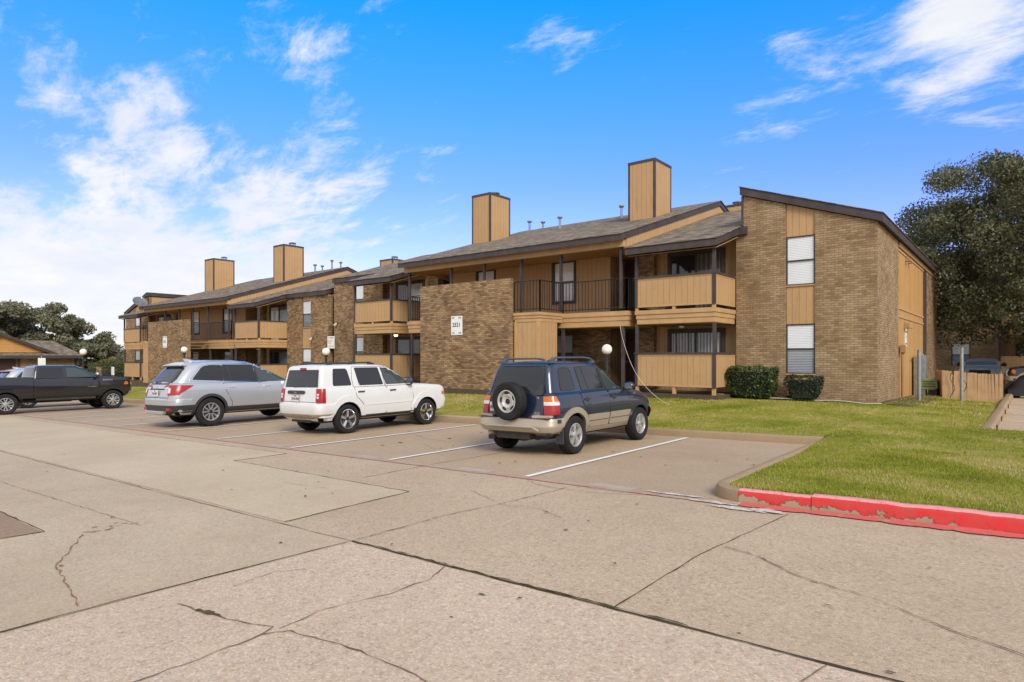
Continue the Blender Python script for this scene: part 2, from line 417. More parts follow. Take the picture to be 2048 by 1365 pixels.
pw=w.n('ShaderNodeMapping',{'Vector':pv,'Rotation':(0,0,R(35)),'Scale':(1,1.9,1)}).outputs[0]
nA=w.noise(1.3,pw,10,.66,dist=.5); nB=w.noise(4.6,pw,10,.68,dist=.3)
nz=w.math('ADD',w.math('MULTIPLY',nA,.52),w.math('MULTIPLY',nB,.48))
nz=w.math('ADD',w.math('MULTIPLY',w.math('SUBTRACT',nz,.5),1.9),.47)
BLOBS=[((-.955,.259,.0),16,.40),((-.915,.38,.13),13,.14),((-.90,.33,.285),7,.27),((-.80,.547,.25),9,.22),((-.864,.475,.167),11,.14),
       ((.0,.925,.385),10,.30),((-.10,.924,.39),7,.18),((-.74,.545,.395),5,.20),((-.76,.48,.435),5,.16),((-.673,.688,.273),4,.18),((-.25,.90,.353),5,.17),
       ((-.20,.895,.40),5,.15),((-.185,.943,.276),4,.12),((-.32,.909,.266),4,.10),((-.893,.213,.396),5,.22),((-.675,.564,.49),4,.12),((.5,-.6,.6),60,.2)]  # last blob lies out of view, added for its light
acc=None
for c,rad,st in BLOBS:
    cv=Vector(c).normalized()
    dp=w.n('ShaderNodeVectorMath',{0:d,1:tuple(cv)},operation='DOT_PRODUCT').outputs['Value']
    mr=w.n('ShaderNodeMapRange',{0:dp,1:math.cos(R(rad)),2:1.0,3:0.0,4:st},interpolation_type='SMOOTHSTEP').outputs[0]
    acc=mr if acc is None else w.math('ADD',acc,mr)
acc=w.math('MINIMUM',acc,.62)
low=w.n('ShaderNodeMapRange',{0:dz,1:.0,2:.22,3:.16,4:0.0}).outputs[0]
acc=w.math('ADD',acc,low)
cl=w.n('ShaderNodeMapRange',{0:w.math('ADD',nz,acc),1:.60,2:.98,3:0.0,4:1.0},interpolation_type='SMOOTHSTEP').outputs[0]
od=w.n('ShaderNodeVectorMath',{0:d,1:tuple(Vector((.5,-.62,.60)).normalized())},operation='DOT_PRODUCT').outputs['Value']
ov=w.n('ShaderNodeMapRange',{0:od,1:.12,2:.62,3:0.0,4:.92},interpolation_type='SMOOTHSTEP').outputs[0]  # unseen overcast added behind the camera: whiter ambient light, grey reflections
ov=w.math('MULTIPLY',ov,w.n('ShaderNodeMapRange',{0:nB,1:.25,2:.6,3:.80,4:1.0}).outputs[0])
cl=w.math('MAXIMUM',w.math('MULTIPLY',cl,.93),ov)
od2=w.n('ShaderNodeVectorMath',{0:d,1:tuple(Vector((-.62,-.66,.42)).normalized())},operation='DOT_PRODUCT').outputs['Value']
ov2=w.n('ShaderNodeMapRange',{0:od2,1:.60,2:.88,3:0.0,4:.9},interpolation_type='SMOOTHSTEP').outputs[0]  # unseen overcast added at back left, greys the sky mirrored in car glass
cl=w.math('MAXIMUM',cl,ov2)
od3=w.n('ShaderNodeVectorMath',{0:d,1:tuple(Vector((.80,.55,.18)).normalized())},operation='DOT_PRODUCT').outputs['Value']
ov3=w.n('ShaderNodeMapRange',{0:od3,1:.68,2:.90,3:0.0,4:.82},interpolation_type='SMOOTHSTEP').outputs[0]  # unseen overcast added right of frame for grey reflections in side windows
cl=w.math('MAXIMUM',cl,ov3)
shade=w.ramp(w.noise(2.4,pv,6,.6),[(.25,(.84,.88,.95,1)),(.5,(.97,.98,1.0,1)),(.68,(1.08,1.07,1.05,1))])
cloud=w.n('ShaderNodeVectorMath',{0:shade,'Scale':3.15},operation='SCALE').outputs[0]
skymix=w.mix(cl,sky_c,cloud)
w.l(skymix,bg.inputs[0]); bg.inputs[1].default_value=.146
# ------------------------------------------------------------------ ground and lot
SL=.022
def g(x): return SL*max(-68.0,min(26.0,x))
def lerp_tab(x,tab):
    if x<=tab[0][0]: return tab[0][1]
    for (a,va),(b,vb) in zip(tab,tab[1:]):
        if x<=b: return va+(vb-va)*(x-a)/(b-a)
    return tab[-1][1]
def sst(t): t=max(0,min(1,t)); return t*t*(3-2*t)
BASE=[(-90,-1.3),(-66,-1.05),(-57,-.62),(-42,-.34),(-30,-.16),(-24,.10),(-16,.21),(-8,.31),(-3,.29),(-1,.14),(0,.12),(30,.2)]
def lawn_z(x,y):
    a=g(x)+.125
    if x>-2.9:
        k=sst((y-9)/10.5); b=lerp_tab(x,BASE)-.02*max(0,y-21)
        return a+(b-a)*k*.9+.02*math.sin(x*1.7+y*.9)*sst((y-8.5)/3)
    b=lerp_tab(x,BASE)-.02*max(0,y-21)*(1 if x>-6 else .3)
    y1=16.9 if x<-9.5 else 18.6
    return a+(b-a)*sst((y-13.1)/(y1-13.1))

def sheet(xs,ys,zf,keep=None):
    mb=MB(); ny=len(ys)
    mb.v=[(x,y,zf(x,y)) for x in xs for y in ys]
    for i in range(len(xs)-1):
        for j in range(ny-1):
            cx,cy=(xs[i]+xs[i+1])/2,(ys[j]+ys[j+1])/2
            if keep is None or keep(cx,cy):
                mb.f.append((i*ny+j,(i+1)*ny+j,(i+1)*ny+j+1,i*ny+j+1)); mb.m.append(0)
    return mb
def frange(a,b,st):
    n=max(1,round((b-a)/st)); return [a+(b-a)*i/n for i in range(n+1)]

structure(sheet([-900,-300,-120,-68]+frange(-60,20,10)+[26,120,400,900],[-900,-200,-70]+frange(-60,60,20)+[70,200,500,900],lambda x,y:g(x)-.25),'ground',M['ground'])
structure(sheet([-90,-68]+frange(-60,-4,4)+[-2.75,0]+frange(4,20,4)+[26,60],frange(-70,6,4)+[7.3,10,13.02],lambda x,y:g(x),lambda x,y: y<7.3),'parking_lot',M['conc'])
structure(sheet([-90,-68]+frange(-60,-4,4)+[-2.75],[7.3,10,13.02],lambda x,y:g(x)),'parking_bays',M['conc_stall'])
structure(sheet([-2.75,-2.2,-1.5,-.8,0,3,8,20,26,60],[7.3,7.42],lambda x,y:g(x),None),'gutter',M['conc'])
# right-hand lot behind the lawn
structure(sheet(frange(-.55,24,3),frange(16.2,48,4),lambda x,y:.012+.002*x),'parking_lot',M['conc'])
# sidewalk along the kerb, left of the lawn corner
structure(sheet(frange(-62,-9.9,2),[13.2,13.7,14.25],lambda x,y:lawn_z(x,13.2)+.022),'sidewalk',M['conc'])

def lawn_keep(x,y):
    if x<-2.85 and y<13.17: return False
    if x>=-2.85 and y<7.62: return False
    if x>-.62 and y>16.15: return False
    return True
def merge(a,extra): return sorted(set([round(v,3) for v in a]+extra))
structure(sheet(merge(frange(-90,-64,4)+frange(-62,-12,1)+frange(-11.5,12,.5),[-2.85,-.62]),merge(frange(7.5,24,.5)+frange(25,60,2.5),[7.62,13.17,16.15]),lawn_z,lawn_keep),'lawn',M['lawn'])

# flat marks on the pavement, each a thin sheet a few mm above the one below
def poly_sheet(pts,h):
    tri=tessellate_polygon([[Vector((x,y,0)) for x,y in pts]])
    mb=MB(); mb.add([(x,y,g(x)+h) for x,y in pts],[t if ((pts[t[1]][0]-pts[t[0]][0])*(pts[t[2]][1]-pts[t[0]][1])-(pts[t[1]][1]-pts[t[0]][1])*(pts[t[2]][0]-pts[t[0]][0]))>0 else t[::-1] for t in tri]); return mb
def wobble(pts,step,amp,seed):
    rnd=random.Random(seed); out=[]
    for (x0,y0),(x1,y1) in zip(pts,pts[1:]):
        n=max(1,int(math.hypot(x1-x0,y1-y0)/step))
        for i in range(n):
            t=i/n; out.append((x0+(x1-x0)*t+rnd.uniform(-amp,amp),y0+(y1-y0)*t+rnd.uniform(-amp,amp)))
    out.append(pts[-1]); return out
def ribbon(mb,pts,w,h,seed=0,vary=.5):
    rnd=random.Random(seed); n=len(pts); L=[];Rr=[]
    for i,(x,y) in enumerate(pts):
        x0,y0=pts[max(0,i-1)]; x1,y1=pts[min(n-1,i+1)]
        dx,dy=x1-x0,y1-y0; l=math.hypot(dx,dy) or 1; nx,ny=-dy/l,dx/l
        ww=w*(1+rnd.uniform(-vary,vary))/2
        L.append((x+nx*ww,y+ny*ww)); Rr.append((x-nx*ww,y-ny*ww))
    mb.add([(x,y,g(x)+h) for x,y in L+Rr],[(i,n+i,n+i+1,i+1) for i in range(n-1)])
# slabs of other pours, as worn in the photo
structure(poly_sheet(wobble([(-34,3.63),(-34,6.6),(-19.5,6.62),(-10.95,6.75),(-10.93,5.70),(-6.2,5.58),(-6.09,3.74),(-34,3.63)],.5,.012,3)[:-1],.004),'pavement_slab',M['conc_light'])
structure(poly_sheet(wobble([(-34,-1.4),(-34,3.60),(-4.91,3.67),(-5.0,1.9),(-5.02,-1.4),(-34,-1.4)],.6,.01,4)[:-1],.004),'pavement_slab',M['conc_slab'])
structure(poly_sheet(wobble([(-4.97,-1.4),(-4.96,1.9),(-4.87,3.66),(-2.1,3.67),(4,3.7),(4,-1.4),(-4.97,-1.4)],.6,.006,6)[:-1],.004),'pavement_slab',M['conc_pink'])
structure(poly_sheet(wobble([(-12.2,1.72),(-12.2,2.0),(-7.78,2.06),(-7.8,1.7),(-12.2,1.72)],.4,.02,5)[:-1],.008),'pavement_slab',M['conc_dark'])
for k,(x0,x1) in enumerate([(-9.6,-9.0),(-7.05,-6.35),(-4.6,-3.9),(-12.7,-12.0)]):
    structure(poly_sheet(wobble([(x0,7.10),(x1,7.10),(x1+.05,7.42),(x0+.08,7.45),(x0,7.10)],.12,.03,20+k)[:-1],.004),'pavement_patch',M['conc_patch'])
mb=MB()
main=wobble([(-34,3.62),(-16.45,3.63),(-8,3.66),(-4.9,3.68)],.22,.010,1)
ribbon(mb,main,.011,.0085,1)
mb2=MB(); ribbon(mb2,wobble([(-4.9,3.69),(-3.6,3.69),(-2.1,3.69),(3.2,3.72)],.12,.006,2),.019,.0085,2,.45)
structure(mb2,'pavement_joint',M['joint'])
mb3=MB(); ribbon(mb3,wobble([(-4.7,3.70),(-3.2,3.70),(-1.6,3.71)],.07,.012,12),.014,.012,3,.9); structure(mb3,'pavement_joint',M['moss'])
mb4=MB(); ribbon(mb4,wobble([(-4.9,3.63),(-5.0,1.9),(-5.02,-1.2)],.15,.008,6),.011,.0085,4)
ribbon(mb4,wobble([(-6.09,3.74),(-6.2,5.58)],.15,.008,7),.010,.0085,5)
ribbon(mb4,wobble([(-10.95,6.75),(-10.93,5.70),(-6.2,5.58)],.15,.010,8),.013,.0085,6)
ribbon(mb4,wobble([(-19.5,6.62),(-10.95,6.75)],.2,.012,9),.012,.0085,7)
ribbon(mb4,wobble([(-2.12,3.71),(-2.12,5.16),(-1.92,7.05)],.15,.006,10),.010,.0055,8)
ribbon(mb4,wobble([(-7.8,1.7),(-7.78,2.06),(-12.2,2.0)],.2,.01,11),.012,.012,8)
ribbon(mb4,wobble([(-7.55,5.9),(-7.6,7.3),(-7.5,9.2),(-7.5,12.9)],.2,.01,13),.012,.0085,9)
ribbon(mb4,wobble([(-13.2,7.3),(-13.15,12.9)],.2,.01,14),.01,.0085,9)
structure(mb4,'pavement_joint',M['joint'])
structure(mb,'pavement_joint',M['crack'])
mb=MB()
CR=[[(-4.88,3.73),(-4.89,4.92),(-4.74,5.67),(-4.7,6.3),(-4.65,6.96)],[(-3.63,1.0),(-3.6,1.68),(-3.61,1.92),(-3.62,2.08),(-3.66,2.16),(-3.95,2.07),(-4.21,2.03),(-4.58,1.98)],
[(-3.62,2.08),(-3.53,2.2),(-3.04,2.28),(-2.7,2.29),(-2.2,2.25)],[(-3.6,2.17),(-3.65,2.5),(-3.61,2.71),(-3.52,2.99),(-3.52,3.38),(-3.64,3.66)],
[(-2.03,5.49),(-1.79,5.43),(-1.25,5.02),(-.78,4.88),(-.39,4.61),(.05,4.4),(.6,4.1)],[(-.88,3.3),(-.81,3.66)],
[(-5.47,7.1),(-5.11,6.9),(-4.85,6.82),(-4.11,6.86),(-3.57,7.12),(-3.15,7.08)],[(-12.12,10.86),(-11.2,10.3),(-10.43,9.87),(-9.48,9.69)],
[(-4.74,5.67),(-4.2,5.75),(-3.8,5.55)],[(-4.75,5.7),(-5.6,6.1)],[(-4.6,2.4),(-4.65,2.75),(-4.5,2.95)],[(-8.2,5.0),(-7.3,5.1)],[(-9.8,9.2),(-8.9,8.7)],[(-16.3,3.0),(-12,2.6),(-9,2.7),(-7.2,2.75)]]
for i,c in enumerate(CR): ribbon(mb,wobble(c,.07,.012,40+i),[.010,.009,.008,.007,.009,.006,.007,.007,.005,.005,.005,.005,.005,.006,.010][i],.0105,60+i,.75)
structure(mb,'pavement_crack',M['crack'])
mb=MB(); ribbon(mb,wobble([(-4.36,2.015),(-4.12,2.055)],.03,.008,70),.034,.012,71,.7); structure(mb,'pavement_crack',M['joint'])
mb=MB(); rnd=random.Random(5)
for i in range(12):
    x=-7.55+rnd.random()*.25; y=2.28+i*.042; ribbon(mb,[(x,y),(x+rnd.uniform(-.04,.05),y+.05)],.02,.0125,80+i,.6)
ribbon(mb,wobble([(-5.1,1.55),(-6.3,1.75),(-7.3,2.25)],.05,.012,99),.009,.0105,98,.8)
structure(mb,'rust_stain',M['rust'])
# painted lines
mb=MB(); ribbon(mb,wobble([(-40,7.15),(-20,7.17),(-10,7.18),(-5,7.19),(-2.55,7.16)],.4,.008,90),.115,.0085,91,.12); structure(mb,'painted_line',M['line_pink'])
mb=MB()
for x in (-5.58,-8.58,-11.62,-14.68,-17.9,-20.95,-23.75,-26.4,-29.2,-32.2,-35.2):
    ribbon(mb,[(x,7.27),(x,9),(x+.01,11),(x+.02,12.85)],.10,.013,92,.06)
for y in (17.4,19.9,22.4,24.9,27.4):
    mb.add([(-.2,y-.05,.02),(5,y-.05,.03),(5,y+.05,.03),(-.2,y+.05,.02)],[(0,1,2,3)])
structure(mb,'painted_line',M['line_white'])
mb=MB()
def blob(mb,cx,cy,rx,ry,h,seed,n=26):
    rnd=random.Random(seed); pts=[]
    for i in range(n):
        a=2*math.pi*i/n; k=1+rnd.uniform(-.28,.28); pts.append((cx+rx*k*math.cos(a),cy+ry*k*math.sin(a)))
    mb.add([(x,y,g(x)+h) for x,y in [(cx,cy)]+pts],[(0,1+i,1+(i+1)%n) for i in range(n)])
blob(mb,-2.42,6.97,.32,.07,.0125,1,40); blob(mb,-2.82,7.13,.28,.05,.0125,2,40); blob(mb,-3.3,7.30,.4,.04,.0125,3); blob(mb,-2.15,7.03,.2,.07,.0165,4)
structure(mb,'paint_spill',M['spill'])
# oil drips, leaves, litter specks
mb=MB(); rnd=random.Random(11)
for i in range(46):
    x=rnd.uniform(-16,1); y=rnd.uniform(1.0,6.9); blob(mb,x,y,rnd.uniform(.008,.03),rnd.uniform(.006,.02),.0145,200+i,9)
for cx in (-7.1,-10.1,-13.75,-19.2,-22.4):
    for i in range(4): blob(mb,cx+rnd.uniform(-.4,.4),rnd.uniform(8.5,11.8),rnd.uniform(.02,.06),rnd.uniform(.02,.06),.0145,300+i,12)
structure(mb,'oil_stain',plain('oil_stain',(.12,.085,.06,1),.7,var=.3))
mb=MB(); rnd=random.Random(8)
for i in range(34):
    x,y=(rnd.uniform(-9,-2.9),rnd.uniform(7.4,12.7)) if i<22 else (rnd.uniform(-8,1),rnd.uniform(2,7))
    a=rnd.uniform(0,6.28); l=rnd.uniform(.02,.045); z=g(x)+.016
    dx,dy=math.cos(a)*l,math.sin(a)*l
    mb.add([(x-dx,y-dy,z),(x+dy*.45,y-dx*.45,z+.012),(x+dx,y+dy,z+.005),(x-dy*.45,y+dx*.45,z+.01)],[(0,1,2,3)])
for i in range(70):
    x,y=rnd.uniform(-8,3),rnd.uniform(7.9,19.5)
    if not lawn_keep(x,y): continue
    a=rnd.uniform(0,6.28); l=rnd.uniform(.02,.05); z=lawn_z(x,y)+.045; dx,dy=math.cos(a)*l,math.sin(a)*l
    mb.add([(x-dx,y-dy,z),(x+dy*.45,y-dx*.45,z+.012),(x+dx,y+dy,z+.005),(x-dy*.45,y+dx*.45,z+.01)],[(0,1,2,3)])
o=mb.build('fallen_leaves',plain('dry_leaf',(.16,.075,.03,1),.8,var=.4,scale=30)); o['kind']='stuff'

# kerbs: rounded section swept along a path
def kerb(path,side,name,mat,h=.15,w=.16,seed=0):
    """path on the lot side face; side=+1: the lawn lies to the left of the path"""
    rnd=random.Random(seed); mb=MB(); rows=[]
    prof=[(0,-.06),(.004,h-.045),(.018,h-.014),(.045,h),(w-.03,h),(w,h-.02),(w,-.06)]
    n=len(path)
    for i,(x,y) in enumerate(path):
        x0,y0=path[max(0,i-1)]; x1,y1=path[min(n-1,i+1)]
        dx,dy=x1-x0,y1-y0; l=math.hypot(dx,dy); nx,ny=-dy/l*side,dx/l*side
        j=rnd.uniform(-.006,.006)
        rows.append([(x+nx*a,y+ny*a,g(x)+b+(j if b>0 else 0)) for a,b in prof])
    m=len(prof); vs=[p for r in rows for p in r]; fs=[]
    for i in range(n-1):
        for k in range(m-1):
            q=(i*m+k,i*m+k+1,(i+1)*m+k+1,(i+1)*m+k); fs.append(q if side>0 else q[::-1])
    fs.append(tuple(range(m)) if side<0 else tuple(range(m))[::-1]); fs.append(tuple(range((n-1)*m,n*m)) if side>0 else tuple(range((n-1)*m,n*m))[::-1])
    mb.add(vs,fs); return structure(mb,name,mat,smooth=35,fixn=True)
def arc(cx,cy,r,a0,a1,n): return [(cx+r*math.cos(R(a0+(a1-a0)*i/n)),cy+r*math.sin(R(a0+(a1-a0)*i/n))) for i in range(n+1)]
kerb([(x,13.02) for x in frange(-13.2,-2.95,.6)],1,'kerb',M['kerb'],seed=1)
kerb([(x,13.02) for x in frange(-64,-13.23,1.0)],1,'kerb',M['kerb'],seed=2)
kerb([(-2.97,y) for y in frange(13.18,8.05,.5)]+[(-2.97,7.8),(-2.93,7.62),(-2.84,7.47),(-2.70,7.37),(-2.56,7.33)],1,'kerb',M['kerb'],seed=3)
kerb([(-2.55,7.33)]+[(x,7.33+.03*(x+2.55)) for x in frange(-2.3,-1.78,.13)],1,'kerb',M['kerb_red'],h=.148,seed=4)
kerb([(x,7.35+.033*(x+1.76)) for x in frange(-1.772,12,.14)],1,'kerb',M['kerb_red'],h=.158,w=.18,seed=5)
# red apron below the painted kerb
mb=MB(); ribbon(mb,wobble([(-2.5,7.22),(-1.7,7.25),(0,7.31),(2,7.37),(6,7.5)],.1,.012,95),.19,.0125,96,.25); structure(mb,'painted_line',worn_paint('red_apron_paint',(.62,.09,.08,1),(.40,.28,.19,1),.60,5))
# right lot kerb
def kz(path,z0,name,h,w):
    mb=MB(); prof=[(0,-.05),(.01,h-.05),(.06,h),(w-.04,h),(w,h-.03),(w,-.05)]; m=len(prof)
    vs=[(x-a,y,z0+b) for x,y in path for a,b in prof]; n=len(path)
    fs=[(i*m+k,i*m+k+1,(i+1)*m+k+1,(i+1)*m+k) for i in range(n-1) for k in range(m-1)]
    fs+= [tuple(range(m))[::-1],tuple(range((n-1)*m,n*m))]
    mb.add(vs,fs); return structure(mb,name,M['kerb'],smooth=40,fixn=True)
for y0,y1 in ((16.2,18.6),(18.63,21),(21.03,23.4),(23.43,26),(26.03,28.6),(28.63,31)):
    kz([(-.45+.012*(y-16),y) for y in frange(y0,y1,.6)],.0,'kerb',.17,.22)
mb=MB()
for y in (17.3,19.8,22.3,24.8): mb.box(-.455+.012*(y-16),-.435+.012*(y-16),y-.06,y+.06,.01,.13)
structure(mb,'painted_line',M['joint'])
structure(MB().box(-.7,12,16.05,16.2,-.1,.035),'gutter',M['kerb'])
# soil bed along the wall base
def bed(x0,x1,y0,y1):
    return sheet(frange(x0,x1,.4),frange(y0,y1,.15),lambda x,y:lawn_z(x,y)+.018+.03*math.sin(x*5)*math.sin(y*7)*.3)
structure(bed(-9.9,-3.05,19.95,20.55),'soil_bed',M['soil'])
structure(bed(-3.15,-2.3,20.2,33),'soil_bed',M['soil'])
structure(bed(-9.95,-7.3,18.55,19.0),'soil_bed',M['soil'])

# grass blades
def blades(n,xr,yr,keep,h,w):
    xs=RNG.uniform(*xr,n); ys=RNG.uniform(*yr,n)
    ok=np.array([keep(x,y) for x,y in zip(xs,ys)]); xs,ys=xs[ok],ys[ok]
    dens=np.array([.5+.5*math.sin(x*2.3+1.3*math.sin(y*1.9))*math.cos(y*2.1+.7*x) for x,y in zip(xs,ys)])
    return xs,ys,dens,np.full(len(xs),h),np.full(len(xs),w)
def make_grass():
    parts=[]
    parts.append(blades(62000,(-2.8,3.2),(7.55,12),lambda x,y:y>7.55 and x<.83*(y-1.0) and x>-2.78,.034,.008))
    parts.append(blades(7000,(-2.7,3.4),(7.50,7.74),lambda x,y:y>7.50+.033*(x+1.76),.052,.009))
    parts.append(blades(52000,(-9.8,6),(12,20.3),lambda x,y:lawn_keep(x,y) and y>13.2-10*(x>-2.8) ,.038,.012))
    parts.append(blades(26000,(-34,-9.5),(14.3,17.4),lambda x,y:True,.05,.014))
    parts.append(blades(12000,(-3,-.6),(20,34),lambda x,y:x<-.72,.06,.016))
    xs,ys,de,h,w=[np.concatenate(p) for p in zip(*parts)]
    n=len(xs); z=np.array([lawn_z(a,b) for a,b in zip(xs,ys)])
    a=RNG.uniform(0,6.283,n); hh=h*RNG.uniform(.45,1.25,n)*(.7+.5*de); ww=w*RNG.uniform(.6,1.3,n)
    lean=RNG.uniform(.2,1.1,n)*hh; b=RNG.uniform(0,6.283,n)
    V=np.empty((n,3,3))
    V[:,0]=np.stack([xs-np.cos(a)*ww/2,ys-np.sin(a)*ww/2,z-.004],1)
    V[:,1]=np.stack([xs+np.cos(a)*ww/2,ys+np.sin(a)*ww/2,z-.004],1)
    V[:,2]=np.stack([xs+np.cos(b)*lean,ys+np.sin(b)*lean,z+hh],1)
    straw=np.array([.5+.5*math.sin(x*.9+2.0*math.sin(y*.53+1))*math.sin(y*.8-x*.35) for x,y in zip(xs,ys)])
    dry=np.clip((-xs-10)/4,0,1)*np.clip((16.9-ys)/1.0,0,1)*.42
    pat=np.array([math.sin(x*3.1+2*math.sin(y*2.3))*math.sin(y*2.9+1.7*math.sin(x*1.3)) for x,y in zip(xs,ys)])
    spt=np.array([.5+.25*math.sin(x*1.9+3*math.sin(y*1.3))+.25*math.sin(y*2.4+2*math.sin(x*1.7+.5)) for x,y in zip(xs,ys)])
    tint=np.clip(RNG.normal(.36,.18,n)+.26*(straw-.42)+.16*pat+.34*np.clip(spt*2-.75,0,1)+dry,0,1)
    return tri_mesh('grass',V,tint,M['grass'])
def tri_mesh(name,V,tint,mat,parent=None):
    """V: n x k x 3 faces of k corners"""
    n,k=V.shape[:2]; me=bpy.data.meshes.new(name)
    off=np.array(origin(parent)) if parent is not None else np.zeros(3)
    me.vertices.add(n*k); me.vertices.foreach_set('co',(V.reshape(-1,3)-off).ravel())
    me.loops.add(n*k); me.loops.foreach_set('vertex_index',np.arange(n*k,dtype=np.int32))
    me.polygons.add(n); me.polygons.foreach_set('loop_start',np.arange(0,n*k,k,dtype=np.int32)); me.polygons.foreach_set('loop_total',np.full(n,k,dtype=np.int32))
    at=me.attributes.new('tint','FLOAT','FACE'); at.data.foreach_set('value',tint.astype(np.float32))
    me.materials.append(mat); me.update(calc_edges=True); me.validate()
    o=bpy.data.objects.new(name,me); COL.objects.link(o)
    if parent is not None: o.parent=parent
    return o
make_grass()['kind']='stuff'

# ------------------------------------------------------------------ plants
def leaves(P,size,aspect=.55,flat=0.0,out=None):
    n=len(P); u=RNG.normal(size=(n,3)); 
    if out is not None: u=u*.8+out*1.0
    u/=np.linalg.norm(u,axis=1,keepdims=True); r=RNG.normal(size=(n,3)); v=np.cross(u,r); v/=np.linalg.norm(v,axis=1,keepdims=True); wv=np.cross(u,v)
    s=(size*RNG.uniform(.55,1.35,n))[:,None]
    a,b=v*s,wv*s*aspect
    V=np.empty((n,4,3)); V[:,0]=P-a; V[:,1]=P-b*.9+u*s*.12; V[:,2]=P+a; V[:,3]=P+b*.9+u*s*.12
    return V
def tree(name,loc,rad,zlo,ztop,nclump,nleaf,size,mat,label,trunk_r,seed,group=None,squash=1.0,limbs=9):
    global RNG
    RNG=np.random.default_rng(seed); rnd=random.Random(seed)
    x0,y0,z0=loc; root=empty(name,loc,label,'tree',group)
    zc=z0+zlo+(ztop-zlo)*.45; hz_up=z0+ztop-zc; hz_dn=zc-(z0+zlo)
    C=[]
    while len(C)<nclump:
        d=Vector((rnd.gauss(0,1),rnd.gauss(0,1),rnd.gauss(0,1))).normalized(); k=rnd.random()**.33
        lump=1+.09*math.sin(3.1*d.x+seed)+.09*math.sin(4.3*d.y+2*seed)+.08*math.sin(5*d.z+d.x*3)
        rr=k*lump
        C.append((x0+d.x*rad*rr,y0+d.y*rad*rr*squash,zc+(d.z*(hz_up if d.z>0 else hz_dn))*rr,rad*rnd.uniform(.085,.20)))
    P=[];O=[];T=[]
    per=nleaf//nclump
    for cx,cy,cz,cr in C:
        q=RNG.normal(size=(per,3)); q/=np.linalg.norm(q,axis=1,keepdims=True)
        rr=RNG.uniform(.25,1,per)**.6
        q2=q*rr[:,None]*np.array([cr,cr,cr*.72])
        P.append(q2+np.array([cx,cy,cz])); O.append(q); T.append(np.clip(RNG.normal(.42+rnd.uniform(-.14,.16),.2,per),0,1))
    P=np.concatenate(P);O=np.concatenate(O);T=np.concatenate(T)
    tri_mesh('crown',leaves(P,size,.6,out=O),T,mat,root)
    mb=MB(); zt=zc-hz_dn*.35
    mb.tube([(x0,y0,z0-.2),(x0+.05,y0,z0+.5*(zt-z0)),(x0-.03,y0+.05,zt)],[trunk_r*1.25,trunk_r,trunk_r*.85],10)
    for i in range(limbs):
        c=C[rnd.randrange(len(C))]; m=((x0+c[0])/2+rnd.uniform(-.4,.4),(y0+c[1])/2+rnd.uniform(-.4,.4),(zt+c[2])/2+.3)
        mb.tube([(x0,y0,zt-.2),m,(c[0],c[1],c[2])],[trunk_r*.55,trunk_r*.3,trunk_r*.08],6)
    mb.build('trunk',M['bark'],root,smooth=60)
    return root
tree('oak_tree',(1.6,39.8,.05),7.5,2.3,11.7,360,230000,.075,M['leaf_oak'],'large dark evergreen oak rising beyond the tall brick end of the apartments',.33,3,squash=.95,limbs=22)
FAR='trees beyond the clubhouse'
tree('broad_tree',(-79,13.5,-1.5),7.6,.8,8.8,150,36000,.17,M['leaf_far'],'broad olive tree standing furthest out, above the clubhouse gable',.4,11,FAR)
tree('broad_tree',(-78,19.6,-1.5),5.6,.9,9.0,120,34000,.16,M['leaf_far'],'tallest olive tree above the ridge of the clubhouse roof',.38,12,FAR)
tree('broad_tree',(-74,23.6,-1.5),4.2,.4,5.2,70,18000,.15,M['leaf_far'],'low olive tree between clubhouse and apartments, behind a globe lamp',.3,13,FAR)
tree('broad_tree',(-84,31,-1.7),4.4,.4,5.4,50,9000,.19,M['leaf_far'],'small round tree beside the distant apartment block',.3,14,FAR)

